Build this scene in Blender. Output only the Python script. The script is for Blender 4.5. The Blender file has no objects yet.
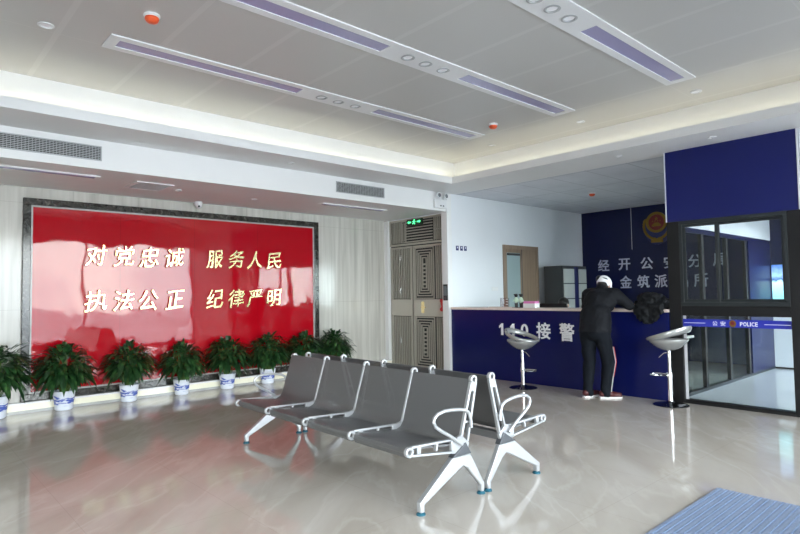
import bpy, bmesh, math, random
from mathutils import Vector, Matrix, noise
PI = math.pi
SC = bpy.context.scene
COL = SC.collection
random.seed(7)

# ------------------------------------------------------------------ materials
def mat(name, col, rough=.5, metal=0, spec=.5, **k):
    m = bpy.data.materials.new(name); m.use_nodes = True
    nt = m.node_tree; b = nt.nodes['Principled BSDF']
    b.inputs['Base Color'].default_value = (*col, 1)
    b.inputs['Roughness'].default_value = rough
    b.inputs['Metallic'].default_value = metal
    b.inputs['Specular IOR Level'].default_value = spec
    if 'coat' in k:
        b.inputs['Coat Weight'].default_value = k['coat']; b.inputs['Coat Roughness'].default_value = k.get('coatr', .03)
    if 'emit' in k:
        b.inputs['Emission Color'].default_value = (*k['emit'], 1); b.inputs['Emission Strength'].default_value = k.get('es', 1)
    if k.get('var'):
        amt, sc = k['var']
        tc = N(nt, 'ShaderNodeTexCoord'); no = N(nt, 'ShaderNodeTexNoise'); no.inputs['Scale'].default_value = sc
        no.inputs['Detail'].default_value = 5
        nt.links.new(tc.outputs['Object'], no.inputs['Vector'])
        r = ramp(nt, [(.3, tuple(c*(1-amt) for c in col)), (.7, tuple(min(1, c*(1+amt)) for c in col))])
        nt.links.new(no.outputs['Fac'], r.inputs['Fac']); nt.links.new(r.outputs['Color'], b.inputs['Base Color'])
    if k.get('bump'):
        st, sc = k['bump']
        tc = N(nt, 'ShaderNodeTexCoord'); no = N(nt, 'ShaderNodeTexNoise'); no.inputs['Scale'].default_value = sc
        no.inputs['Detail'].default_value = 4
        bp = N(nt, 'ShaderNodeBump'); bp.inputs['Strength'].default_value = st; bp.inputs['Distance'].default_value = .01
        nt.links.new(tc.outputs['Object'], no.inputs['Vector']); nt.links.new(no.outputs['Fac'], bp.inputs['Height'])
        nt.links.new(bp.outputs['Normal'], b.inputs['Normal'])
    return m
def N(nt, t): return nt.nodes.new(t)
def ramp(nt, stops):
    r = N(nt, 'ShaderNodeValToRGB'); e = r.color_ramp.elements
    while len(e) < len(stops): e.new(.5)
    for i, (p, c) in enumerate(stops): e[i].position = p; e[i].color = (*c, 1)
    return r
def math_(nt, op, a, b=None, c=None):
    n = N(nt, 'ShaderNodeMath'); n.operation = op
    for i, v in enumerate((a, b, c)):
        if v is None: continue
        if isinstance(v, (int, float)): n.inputs[i].default_value = v
        else: nt.links.new(v, n.inputs[i])
    return n.outputs[0]
def pos_xyz(nt):
    g = N(nt, 'ShaderNodeNewGeometry'); s = N(nt, 'ShaderNodeSeparateXYZ'); nt.links.new(g.outputs['Position'], s.inputs[0])
    return g, s
def line_mask(nt, coord, period, offset, width):
    """1 on thin joint lines repeated every `period`."""
    a = math_(nt, 'SUBTRACT', coord, offset); a = math_(nt, 'DIVIDE', a, period); a = math_(nt, 'FRACT', a)
    a = math_(nt, 'SUBTRACT', a, .5); a = math_(nt, 'ABSOLUTE', a)
    return math_(nt, 'GREATER_THAN', a, .5 - width/period/2)
def mixc(nt, fac, a, b):
    n = N(nt, 'ShaderNodeMix'); n.data_type = 'RGBA'
    if isinstance(fac, (int, float)): n.inputs[0].default_value = fac
    else: nt.links.new(fac, n.inputs[0])
    for i, v in ((6, a), (7, b)):
        if isinstance(v, tuple): n.inputs[i].default_value = (*v, 1)
        else: nt.links.new(v, n.inputs[i])
    return n.outputs[2]

def floor_mat():
    m = mat('polished_marble', (.45, .42, .38), .07, spec=.6); nt = m.node_tree; b = nt.nodes['Principled BSDF']
    g, s = pos_xyz(nt)
    m0 = N(nt, 'ShaderNodeMapping'); nt.links.new(g.outputs['Position'], m0.inputs[0]); m0.inputs['Rotation'].default_value = (0, 0, math.radians(-43))
    mp = N(nt, 'ShaderNodeMapping'); nt.links.new(m0.outputs[0], mp.inputs[0]); mp.inputs['Scale'].default_value = (.6, 1.9, 1)
    n1 = N(nt, 'ShaderNodeTexNoise'); n1.inputs['Scale'].default_value = 1.5; n1.inputs['Detail'].default_value = 8; n1.inputs['Distortion'].default_value = .5
    nt.links.new(mp.outputs[0], n1.inputs['Vector'])
    r1 = ramp(nt, [(.28, FLO[0]), (.5, FLO[1]), (.72, FLO[2])]); nt.links.new(n1.outputs['Fac'], r1.inputs['Fac'])
    n2 = N(nt, 'ShaderNodeTexNoise'); n2.inputs['Scale'].default_value = 1.3; n2.inputs['Detail'].default_value = 7; n2.inputs['Distortion'].default_value = .5
    nt.links.new(mp.outputs[0], n2.inputs['Vector'])
    v = math_(nt, 'SUBTRACT', n2.outputs['Fac'], .5); v = math_(nt, 'ABSOLUTE', v); v = math_(nt, 'MULTIPLY', v, 30)
    v = math_(nt, 'SUBTRACT', 1, v); v = math_(nt, 'MAXIMUM', v, 0); v = math_(nt, 'MULTIPLY', v, .24)
    c = mixc(nt, v, r1.outputs['Color'], FLO[3])
    j = math_(nt, 'MAXIMUM', line_mask(nt, s.outputs[0], .8, .1, .004), line_mask(nt, s.outputs[1], .8, .25, .004))
    c = mixc(nt, math_(nt, 'MULTIPLY', j, .2), c, (.2, .18, .16))
    nt.links.new(c, b.inputs['Base Color'])
    return m
FLO = [(.43, .38, .325), (.50, .45, .395), (.56, .51, .46), (.68, .64, .59)]

def stone_mat():
    m = mat('wood_vein_stone', (.6, .58, .54), .13, spec=.6); nt = m.node_tree; b = nt.nodes['Principled BSDF']
    g, s = pos_xyz(nt)
    mp = N(nt, 'ShaderNodeMapping'); nt.links.new(g.outputs['Position'], mp.inputs[0]); mp.inputs['Scale'].default_value = (14, 14, .7)
    n1 = N(nt, 'ShaderNodeTexNoise'); n1.inputs['Scale'].default_value = 1; n1.inputs['Detail'].default_value = 6; n1.inputs['Distortion'].default_value = .3
    nt.links.new(mp.outputs[0], n1.inputs['Vector'])
    r1 = ramp(nt, [(.25, (.42, .405, .365)), (.55, (.55, .535, .49)), (.8, (.65, .635, .59))]); nt.links.new(n1.outputs['Fac'], r1.inputs['Fac'])
    j = math_(nt, 'MAXIMUM', line_mask(nt, s.outputs[0], .8, 5.8, .006), line_mask(nt, s.outputs[2], 1.3, 1.22, .004))
    c = mixc(nt, math_(nt, 'MULTIPLY', j, .5), r1.outputs['Color'], (.25, .24, .2))
    nt.links.new(c, b.inputs['Base Color'])
    return m
def red_mat():
    m = mat('red_lacquered_glass', (.5, .006, .016), .035, spec=.5); nt = m.node_tree; b = nt.nodes['Principled BSDF']
    g, s = pos_xyz(nt)
    j = line_mask(nt, s.outputs[0], 1.01, 1.35, .006)
    c = mixc(nt, math_(nt, 'MULTIPLY', j, .5), (.40, .003, .010), (.16, .002, .006)); nt.links.new(c, b.inputs['Base Color'])
    # very slight waviness of the glass sheets
    n = N(nt, 'ShaderNodeTexNoise'); n.inputs['Scale'].default_value = 1.4; nt.links.new(g.outputs['Position'], n.inputs['Vector'])
    bp = N(nt, 'ShaderNodeBump'); bp.inputs['Strength'].default_value = .28; bp.inputs['Distance'].default_value = .02
    nt.links.new(n.outputs['Fac'], bp.inputs['Height']); nt.links.new(bp.outputs['Normal'], b.inputs['Normal'])
    return m
def dark_marble():
    m = mat('dark_mottled_marble', (.06, .06, .05), .12, spec=.6); nt = m.node_tree; b = nt.nodes['Principled BSDF']
    g, s = pos_xyz(nt)
    n1 = N(nt, 'ShaderNodeTexNoise'); n1.inputs['Scale'].default_value = 16; n1.inputs['Detail'].default_value = 8; n1.inputs['Distortion'].default_value = 1.5
    nt.links.new(g.outputs['Position'], n1.inputs['Vector'])
    r1 = ramp(nt, [(.35, (.012, .012, .010)), (.57, (.035, .034, .028)), (.75, (.15, .145, .125))]); nt.links.new(n1.outputs['Fac'], r1.inputs['Fac'])
    nt.links.new(r1.outputs['Color'], b.inputs['Base Color']); return m
def ceil_mat():
    m = mat('grey_metal_ceiling_panels', (.34, .335, .325), .4, spec=.4, metal=.1); nt = m.node_tree; b = nt.nodes['Principled BSDF']
    g, s = pos_xyz(nt)
    j = math_(nt, 'MAXIMUM', line_mask(nt, s.outputs[0], .6925, 3.742, .045), line_mask(nt, s.outputs[1], 1.305, 3.55+.14, .01))
    c = mixc(nt, math_(nt, 'MULTIPLY', j, .3), CE, (.66, .65, .63)); nt.links.new(c, b.inputs['Base Color'])
    return m
CE = (.52, .51, .495)
def tile_ceiling_mat():
    m = mat('mineral_ceiling_tiles', (.6, .62, .66), .8); nt = m.node_tree; b = nt.nodes['Principled BSDF']
    g, s = pos_xyz(nt)
    j = math_(nt, 'MAXIMUM', line_mask(nt, s.outputs[0], 1.2, 7.3, .02), line_mask(nt, s.outputs[1], .6, 3.55, .014))
    n = N(nt, 'ShaderNodeTexNoise'); n.inputs['Scale'].default_value = 2.2; nt.links.new(g.outputs['Position'], n.inputs['Vector'])
    r = ramp(nt, [(.3, (.62, .64, .69)), (.7, (.70, .72, .77))]); nt.links.new(n.outputs['Fac'], r.inputs['Fac'])
    c = mixc(nt, math_(nt, 'MULTIPLY', j, .6), r.outputs['Color'], (.3, .31, .34)); nt.links.new(c, b.inputs['Base Color'])
    return m
def glass_mat(name='clear_glass', tint=(.93, .97, .97), refl=1.0):
    m = bpy.data.materials.new(name); m.use_nodes = True; nt = m.node_tree; nt.nodes.clear()
    o = N(nt, 'ShaderNodeOutputMaterial'); t = N(nt, 'ShaderNodeBsdfTransparent'); t.inputs[0].default_value = (*tint, 1)
    gl = N(nt, 'ShaderNodeBsdfGlossy'); gl.inputs['Roughness'].default_value = .0
    f = N(nt, 'ShaderNodeFresnel'); f.inputs['IOR'].default_value = 1.45
    mx = N(nt, 'ShaderNodeMixShader'); fm = math_(nt, 'MULTIPLY', f.outputs[0], refl)
    nt.links.new(fm, mx.inputs[0]); nt.links.new(t.outputs[0], mx.inputs[1]); nt.links.new(gl.outputs[0], mx.inputs[2]); nt.links.new(mx.outputs[0], o.inputs[0])
    return m
def perforated_mat():
    m = mat('perforated_steel', (.17, .17, .175), .36, metal=.5); nt = m.node_tree; b = nt.nodes['Principled BSDF']
    tc = N(nt, 'ShaderNodeTexCoord'); s = N(nt, 'ShaderNodeSeparateXYZ'); nt.links.new(tc.outputs['Object'], s.inputs[0])
    # round holes on an 8 mm grid along the sheet
    u = math_(nt, 'MULTIPLY', s.outputs[1], 125.0)
    w = math_(nt, 'ADD', s.outputs[0], s.outputs[2]); w = math_(nt, 'MULTIPLY', w, 110.0)
    def cell(x):
        x = math_(nt, 'FRACT', x); x = math_(nt, 'SUBTRACT', x, .5); return math_(nt, 'MULTIPLY', x, x)
    d = math_(nt, 'ADD', cell(u), cell(w)); hole = math_(nt, 'LESS_THAN', d, .045)
    nt.links.new(math_(nt, 'SUBTRACT', 1, hole), b.inputs['Alpha'])
    return m
def porcelain_mat():
    m = mat('blue_and_white_porcelain', (.85, .87, .9), .12, spec=.6, coat=.5); nt = m.node_tree; b = nt.nodes['Principled BSDF']
    tc = N(nt, 'ShaderNodeTexCoord'); s = N(nt, 'ShaderNodeSeparateXYZ'); nt.links.new(tc.outputs['Object'], s.inputs[0])
    mp = N(nt, 'ShaderNodeMapping'); nt.links.new(tc.outputs['Object'], mp.inputs[0]); mp.inputs['Scale'].default_value = (9, 9, 26)
    n = N(nt, 'ShaderNodeTexNoise'); n.inputs['Scale'].default_value = 1; n.inputs['Detail'].default_value = 3; n.inputs['Distortion'].default_value = 1
    nt.links.new(mp.outputs[0], n.inputs['Vector'])
    z = math_(nt, 'SUBTRACT', s.outputs[2], .105); z = math_(nt, 'ABSOLUTE', z); z = math_(nt, 'MULTIPLY', z, 3.2)
    v = math_(nt, 'SUBTRACT', n.outputs['Fac'], z)
    r = ramp(nt, [(.41, (.80, .84, .93)), (.48, (.08, .13, .5))]); nt.links.new(v, r.inputs['Fac'])
    nt.links.new(r.outputs['Color'], b.inputs['Base Color']); return m
def mat_rug():
    m = mat('ribbed_blue_grey_mat', (.16, .2, .3), .9, bump=(.6, 300)); nt = m.node_tree; b = nt.nodes['Principled BSDF']
    g, s = pos_xyz(nt)
    a = math_(nt, 'MULTIPLY', s.outputs[1], 2*PI/.04); a = math_(nt, 'SINE', a)
    n = N(nt, 'ShaderNodeTexNoise'); n.inputs['Scale'].default_value = 90; nt.links.new(g.outputs['Position'], n.inputs['Vector'])
    a2 = math_(nt, 'MULTIPLY_ADD', a, .25, .25); a2 = math_(nt, 'ADD', a2, math_(nt, 'MULTIPLY', n.outputs['Fac'], .5))
    r = ramp(nt, [(.2, (.12, .17, .28)), (.85, (.40, .47, .62))]); nt.links.new(a2, r.inputs['Fac'])
    nt.links.new(r.outputs['Color'], b.inputs['Base Color']); return m
def wood_mat(name, a, b_):
    m = mat(name, a, .4); nt = m.node_tree; b = nt.nodes['Principled BSDF']
    tc = N(nt, 'ShaderNodeTexCoord'); mp = N(nt, 'ShaderNodeMapping'); nt.links.new(tc.outputs['Object'], mp.inputs[0]); mp.inputs['Scale'].default_value = (30, 30, 1.5)
    n = N(nt, 'ShaderNodeTexNoise'); n.inputs['Scale'].default_value = 1; n.inputs['Detail'].default_value = 5; nt.links.new(mp.outputs[0], n.inputs['Vector'])
    r = ramp(nt, [(.3, a), (.7, b_)]); nt.links.new(n.outputs['Fac'], r.inputs['Fac']); nt.links.new(r.outputs['Color'], b.inputs['Base Color']); return m
def leaf_mat():
    m = mat('glossy_leaf', (.02, .07, .02), .35, spec=.5); nt = m.node_tree; b = nt.nodes['Principled BSDF']
    tc = N(nt, 'ShaderNodeTexCoord'); n = N(nt, 'ShaderNodeTexNoise'); n.inputs['Scale'].default_value = 14; nt.links.new(tc.outputs['Object'], n.inputs['Vector'])
    r = ramp(nt, [(.35, (.008, .03, .010)), (.58, (.018, .065, .018)), (.75, (.07, .16, .04))]); nt.links.new(n.outputs['Fac'], r.inputs['Fac'])
    nt.links.new(r.outputs['Color'], b.inputs['Base Color']); b.inputs['Subsurface Weight'].default_value = 0; return m
M = dict(
    floor=floor_mat(), stone=stone_mat(), red=red_mat(), dmarble=dark_marble(), ceil=ceil_mat(), tilec=tile_ceiling_mat(),
    glass=glass_mat(), perf=perforated_mat(), porc=porcelain_mat(), rug=mat_rug(), leaf=leaf_mat(),
    plaster=mat('white_plaster', (.78, .78, .78), .55, var=(.02, 1.5)), whitewall=mat('white_paint', (.76, .78, .81), .5, var=(.02, 1.2)),
    plinth=mat('cream_polished_stone', (.88, .84, .68), .07, spec=.6, var=(.04, 5)), plinthtop=mat('white_stone_top', (.8, .79, .79), .15),
    greybase=mat('grey_stone_base', (.42, .42, .41), .15, var=(.1, 6)),
    gold=mat('polished_gold', (.88, .70, .38), .2, metal=1, bump=(.15, 20)), navy=mat('navy_painted_panel', (.0045, .008, .055), .3, spec=.3, var=(.05, .7)),
    counter=mat('royal_navy_counter', (.0045, .008, .085), .25, spec=.3, var=(.05, 1)),
    fascia=mat('blue_fascia', (.006, .011, .115), .35, spec=.3, var=(.04, 1)), edge=mat('pale_edge_trim', (.7, .7, .75), .4),
    worktop=mat('pale_pink_stone_top', (.75, .62, .57), .2, var=(.06, 12)), letter=mat('white_acrylic_letter', (.93, .93, .96), .3),
    greyletter=mat('silver_grey_letter', (.62, .64, .76), .35), alu=mat('silver_painted_aluminium', (.50, .51, .53), .34, metal=.6),
    chrome=mat('chrome', (.85, .86, .87), .08, metal=1), darkchrome=mat('dark_chrome', (.3, .31, .33), .12, metal=1),
    silver=mat('glossy_silver_shell', (.45, .46, .46), .25, metal=.55, coat=.3), gusset=mat('dark_grey_bracket', (.08, .085, .095), .4, metal=.3),
    pad=mat('teal_foot_pad', (.015, .09, .13), .4), beam=mat('grey_beam', (.25, .25, .26), .4, metal=.5),
    frame=mat('dark_anodised_frame', (.010, .010, .011), .4, spec=.25), gframe=mat('charcoal_window_frame', (.022, .027, .030), .4, spec=.3),
    strip=mat('police_blue_film', (.02, .03, .42), .3), fixture=mat('white_fixture', (.74, .74, .75), .4), lens=mat('lilac_diffuser', (.36, .34, .52), .18, spec=.6),
    vent=mat('grey_vent_blade', (.42, .43, .44), .5), dark=mat('painted_recess_shade', (.03, .03, .03), .8), orange=mat('orange_plastic', (.75, .10, .03), .3),
    lamp=mat('downlight_reflector', (.85, .85, .88), .3), cove=mat('cove_led_strip', (1, .95, .7), .5, emit=(1.0, .96, .74), es=5),
    bronze=mat('taupe_bronze_steel', (.44, .41, .355), .35, metal=.35), bronzeband=mat('taupe_steel_band', (.46, .43, .37), .3, metal=.35),
    soil=mat('dark_soil', (.03, .02, .012), .9, bump=(1, 60)), stem=mat('green_stem', (.09, .16, .04), .5),
    wood=wood_mat('brown_door_wood', (.24, .165, .115), (.31, .22, .155)), woodframe=wood_mat('brown_frame_wood', (.27, .19, .14), (.34, .25, .18)),
    frost=mat('frosted_green_glass', (.33, .42, .43), .3), steel=mat('charcoal_cabinet_steel', (.045, .05, .055), .4), pale=mat('pale_panel', (.50, .52, .50), .25),
    bluefile=mat('blue_file_spines', (.02, .025, .12), .4), red2=mat('red_enamel', (.55, .02, .02), .3), black=mat('black_plastic', (.012, .012, .014), .35),
    screen=mat('grey_green_screen', (.16, .2, .21), .12), exit=mat('green_exit_legend', (.05, .6, .2), .4, emit=(.1, 1, .35), es=1.6), signface=mat('exit_sign_face', (.01, .03, .015), .3),
    pink=mat('pink_card', (.75, .2, .5), .5), white=mat('white_card', (.8, .8, .8), .5), skin=mat('skin', (.50, .29, .21), .5, spec=.4),
    jacket=mat('black_jacket_cloth', (.007, .008, .011), .75, spec=.2, bump=(.5, 25)), trousers=mat('dark_trouser_cloth', (.004, .006, .010), .8, spec=.2, bump=(.4, 18)),
    shoe=mat('maroon_shoe', (.07, .012, .012), .5), sole=mat('white_sole', (.85, .83, .83), .5), hair=mat('black_hair', (.01, .009, .009), .45, bump=(.8, 120)),
    cap=mat('white_cap', (.75, .75, .76), .5), coatm=mat('black_coat_cloth', (.008, .009, .011), .6, spec=.2, bump=(.9, 30)), grnplastic=mat('green_white_plastic', (.55, .72, .55), .35),
    shirt=mat('navy_uniform', (.01, .015, .05), .6),
)
M['pglass'] = glass_mat('partition_glass', (.90, .95, .95), .06)

# ------------------------------------------------------------------ geometry helpers
class MB:
    def __init__(s): s.bm = bmesh.new()
    def box(s, x0, x1, y0, y1, z0, z1):
        vs = [s.bm.verts.new(p) for p in ((x0,y0,z0),(x1,y0,z0),(x1,y1,z0),(x0,y1,z0),(x0,y0,z1),(x1,y0,z1),(x1,y1,z1),(x0,y1,z1))]
        for f in ((0,3,2,1),(4,5,6,7),(0,1,5,4),(1,2,6,5),(2,3,7,6),(3,0,4,7)): s.bm.faces.new([vs[i] for i in f])
        return s
    def cone(s, p0, p1, r0, r1, n=20, caps=True):
        p0 = Vector(p0); p1 = Vector(p1); d = (p1-p0).normalized(); a = d.orthogonal().normalized(); b = d.cross(a)
        R = []
        for p, r in ((p0, r0), (p1, r1)):
            R.append([s.bm.verts.new(p + (a*math.cos(t)+b*math.sin(t))*r) for t in (2*PI*i/n for i in range(n))])
        for i in range(n): s.bm.faces.new((R[0][i], R[0][(i+1)%n], R[1][(i+1)%n], R[1][i]))
        if caps: s.bm.faces.new(R[0][::-1]); s.bm.faces.new(R[1])
        return s
    def tube(s, pts, r, n=10, closed=False):
        pts = [Vector(p) for p in pts]; m = len(pts); rings = []; prev = None
        for i, p in enumerate(pts):
            if closed: t = pts[(i+1)%m]-pts[i-1]
            else: t = pts[min(i+1, m-1)]-pts[max(i-1, 0)]
            t.normalize()
            a = t.orthogonal().normalized() if prev is None else (prev - t*prev.dot(t)).normalized()
            prev = a; b = t.cross(a); rr = r[i] if isinstance(r, (list, tuple)) else r
            rings.append([s.bm.verts.new(p+(a*math.cos(q)+b*math.sin(q))*rr) for q in (2*PI*k/n for k in range(n))])
        for i in range(m if closed else m-1):
            A = rings[i]; B = rings[(i+1)%m]
            sh = 0
            if closed and i == m-1:
                sh = min(range(n), key=lambda k: (A[0].co-B[k].co).length)
            for k in range(n): s.bm.faces.new((A[k], A[(k+1)%n], B[(k+1+sh)%n], B[(k+sh)%n]))
        if not closed: s.bm.faces.new(rings[0][::-1]); s.bm.faces.new(rings[-1])
        return s
    def lathe(s, prof, c=(0,0,0), n=32):
        c = Vector(c); rings = []
        for r, z in prof:
            if r < 1e-5: rings.append([s.bm.verts.new(c+Vector((0,0,z)))])
            else: rings.append([s.bm.verts.new(c+Vector((r*math.cos(2*PI*i/n), r*math.sin(2*PI*i/n), z))) for i in range(n)])
        for A, B in zip(rings, rings[1:]):
            if len(A) == 1 and len(B) == 1: continue
            for i in range(n):
                j = (i+1)%n
                if len(A) == 1: s.bm.faces.new((A[0], B[j], B[i]))
                elif len(B) == 1: s.bm.faces.new((A[i], A[j], B[0]))
                else: s.bm.faces.new((A[i], A[j], B[j], B[i]))
        return s
    def prism(s, poly, ax, t0, t1):
        """poly = 2D outline in the plane across axis ax ('x': (y,z), 'y': (x,z), 'z': (x,y))"""
        def P(a, b, t): return {'x': (t, a, b), 'y': (a, t, b), 'z': (a, b, t)}[ax]
        A = [s.bm.verts.new(P(a, b, t0)) for a, b in poly]; B = [s.bm.verts.new(P(a, b, t1)) for a, b in poly]; n = len(poly)
        s.bm.faces.new(A); s.bm.faces.new(B[::-1])
        for i in range(n): s.bm.faces.new((A[i], B[i], B[(i+1)%n], A[(i+1)%n]))
        return s
    def bar(s, a, b, w, ax, t0, t1):
        """flat bar from 2D point a to b, width w, extruded along ax"""
        d = Vector((b[0]-a[0], b[1]-a[1])).normalized(); n = Vector((-d.y, d.x))*w/2
        return s.prism([(a[0]+n.x, a[1]+n.y), (b[0]+n.x, b[1]+n.y), (b[0]-n.x, b[1]-n.y), (a[0]-n.x, a[1]-n.y)], ax, t0, t1)
    def annulus(s, c, r0, r1, ax, t0, t1, n=20):
        def P(a, b, t): return {'x': (t, a, b), 'y': (a, t, b), 'z': (a, b, t)}[ax]
        V = []
        for r, t in ((r1, t0), (r1, t1), (r0, t1), (r0, t0)):
            V.append([s.bm.verts.new(P(c[0]+r*math.cos(2*PI*i/n), c[1]+r*math.sin(2*PI*i/n), t)) for i in range(n)])
        for k in range(4):
            for i in range(n): s.bm.faces.new((V[k][i], V[k][(i+1)%n], V[(k+1)%4][(i+1)%n], V[(k+1)%4][i]))
        return s
    def ball(s, c, r, rot=None, n=16):
        r = (r, r, r) if isinstance(r, (int, float)) else r
        m = Matrix.Translation(c) @ (rot.to_4x4() if rot else Matrix()) @ Matrix.Diagonal((*r, 1))
        bmesh.ops.create_uvsphere(s.bm, u_segments=n, v_segments=max(8, n//2+2), radius=1, matrix=m); return s
    def cap(s, p0, p1, r0, r1):
        s.cone(p0, p1, r0, r1, 14); s.ball(p0, r0, n=14); s.ball(p1, r1, n=14); return s
    def build(s, name, m, parent=None, smooth=True, bevel=0, seg=2, ang=38):
        bmesh.ops.recalc_face_normals(s.bm, faces=s.bm.faces)
        me = bpy.data.meshes.new(name); s.bm.to_mesh(me); s.bm.free()
        return link(name, me, m, parent, smooth, bevel, seg, ang)
def root_loc(p):
    while p.parent: p = p.parent
    return Vector(p.location)
def link(name, me, m, parent=None, smooth=True, bevel=0, seg=2, ang=38):
    if parent is not None and root_loc(parent).length > 0: me.transform(Matrix.Translation(-root_loc(parent)))
    if m is not None:
        me.materials.clear()
        me.materials.append(M[m] if isinstance(m, str) else m)
    if smooth:
        me.shade_smooth(); me.set_sharp_from_angle(angle=math.radians(ang))
    o = bpy.data.objects.new(name, me); COL.objects.link(o)
    if parent is not None: o.parent = parent
    if bevel:
        b = o.modifiers.new('bevel', 'BEVEL'); b.width = bevel; b.segments = seg; b.limit_method = 'ANGLE'; b.angle_limit = math.radians(40); b.harden_normals = False
    return o
def tag(o, label, cat, group=None):
    o['label'] = label; o['category'] = cat
    if group: o['group'] = group
    return o
def thing(name, label, cat, loc=(0,0,0), group=None):
    o = bpy.data.objects.new(name, None); COL.objects.link(o); o.location = loc; o.empty_display_size = .1
    return tag(o, label, cat, group)
def struct(o): o['kind'] = 'structure'; return o
def sbox(name, m, *b, parent=None, bevel=0):
    o = MB().box(*b).build(name, m, parent, smooth=False, bevel=bevel)
    if parent is None: struct(o)
    return o
def dup(root, label, loc=None, rotz=None, scale=None):
    r = root.copy(); COL.objects.link(r); r['label'] = label
    if loc is not None: r.location = loc
    if rotz is not None: r.rotation_euler = (0, 0, rotz)
    if scale is not None: r.scale = (scale,)*3 if isinstance(scale, (int, float)) else scale
    for ch in [c for c in root.children]:
        c = ch.copy(); COL.objects.link(c); c.parent = r
        for g in [q for q in ch.children]:
            d = g.copy(); COL.objects.link(d); d.parent = c
    return r
def evaluated(o):
    dg = bpy.context.evaluated_depsgraph_get(); me = bpy.data.meshes.new_from_object(o.evaluated_get(dg)); return me
def blob(name, mb, m, parent, voxel=.012, smooth=6, rough=0, rs=12):
    """union of solids fused into one continuous surface"""
    me = bpy.data.meshes.new('t'); mb.bm.to_mesh(me); mb.bm.free()
    o = bpy.data.objects.new('t', me); COL.objects.link(o)
    r = o.modifiers.new('r', 'REMESH'); r.mode = 'VOXEL'; r.voxel_size = voxel
    s = o.modifiers.new('s', 'SMOOTH'); s.iterations = smooth; s.factor = .5
    out = evaluated(o); bpy.data.objects.remove(o)
    if rough:
        for v in out.vertices:
            p = v.co*rs; k = (noise.noise(p)+.5*noise.noise(p*2.3))*rough
            v.co += v.normal*k
    return link(name, out, m, parent, ang=80)
def glyph(ch, m, parent, name, origin, right, up, w=None, h=.3, extrude=.01, bold=.0, shear=0, brush=0):
    """one raised character; origin = lower-left corner of its box"""
    c = bpy.data.curves.new('g', 'FONT'); c.body = ch; c.size = 1; c.shear = shear; c.resolution_u = 3
    c.extrude = .05; c.bevel_depth = bold; c.bevel_resolution = 0
    o = bpy.data.objects.new('g', c); COL.objects.link(o); me = bpy.data.meshes.new_from_object(o); bpy.data.objects.remove(o); bpy.data.curves.remove(c)
    bm = bmesh.new(); bm.from_mesh(me); bmesh.ops.remove_doubles(bm, verts=bm.verts, dist=1e-5)
    if brush:
        seed = ord(ch[0]) % 97
        for v in bm.verts:
            p = Vector((v.co.x*3.1, v.co.y*3.1, seed)); q = Vector((v.co.x*7, v.co.y*7, seed+9))
            v.co.x += brush*noise.noise(p)+brush*.4*noise.noise(q); v.co.y += brush*noise.noise(p+Vector((5, 5, 5)))+brush*.4*noise.noise(q+Vector((3, 1, 2)))
            v.co.y += .10*(v.co.x-.45)
    xs = [v.co.x for v in bm.verts]; ys = [v.co.y for v in bm.verts]; x0, x1, y0, y1 = min(xs), max(xs), min(ys), max(ys)
    zs = [v.co.z for v in bm.verts]; z0, z1 = min(zs), max(zs)
    sy = h/(y1-y0); sx = (w/(x1-x0)) if w else sy
    R = Vector(right); U = Vector(up); Nn = R.cross(U)
    for v in bm.verts: v.co = Vector(origin) + R*((v.co.x-x0)*sx) + U*((v.co.y-y0)*sy) + Nn*((v.co.z-z0)/(z1-z0)*extrude)
    bmesh.ops.recalc_face_normals(bm, faces=bm.faces)
    me.clear_geometry(); bm.to_mesh(me); bm.free()
    return link(name, me, m, parent, smooth=False)

# ------------------------------------------------------------------ the room shell
HS, HB, HC = 3.022, 2.714, 3.40       # soffit, bulkhead underside, main ceiling
TX, TY = 6.50, 5.96                    # inner edge of the ceiling tray
sbox('floor', 'floor', -4, 11.5, -1.2, 8.3, -.1, 0)
sbox('wall_back', 'stone', -4, 7.30, 8.19, 8.35, 0, 3.0)
sbox('wall_left', 'whitewall', -4.15, -4, -1.3, 8.35, 2.9, 3.6)
wl = MB().box(-4.1, -4, -1.2, 1.6, 0, .08).box(-4.1, -4, -1.2, 1.6, 2.82, 2.9)  # unseen side window, added to let more daylight into the hall
for y in (-1.17, .2, 1.57): wl.box(-4.1, -4, y-.03, y+.03, .08, 2.82)
w2 = struct(wl.build('added_window', 'gframe', smooth=False))
for a, b in ((-1.14, .17), (.23, 1.54)): MB().box(-4.055, -4.047, a, b, .08, 2.82).build('pane', 'glass', w2, smooth=False)
sbox('wall_left', 'whitewall', -4.15, -4, 1.6, 8.35, 0, 2.9)
sbox('trim_7', 'plaster', -4, 7.02, 6.593, 6.75, HB, HS+.02)
sbox('ceiling', 'plaster', -4, 7.09, 6.6, 8.3, HB+.001, HB+.06)               # lower soffit in front of the stone wall
sbox('wall_side', 'whitewall', 7.13, 11.5, 6.57, 6.72, 0, 3.05)
sbox('trim_1', 'plaster', 7.02, 7.13, 6.57, 6.70, 0, 3.05)                   # end of the wall beside the steel door
sbox('trim_8', 'whitewall', 7.10, 7.30, 6.69, 8.3, 2.70, 3.0)
sbox('wall_far', 'navy', 11.30, 11.5, 1.6, 6.72, 0, 3.05)
sbox('wall_right', 'whitewall', 7.13, 7.30, -1.2, 1.60, 0, 3.6)
sbox('trim_9', 'edge', 11.294, 11.30, 5.453, 5.461, 2.17, HS)
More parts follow.
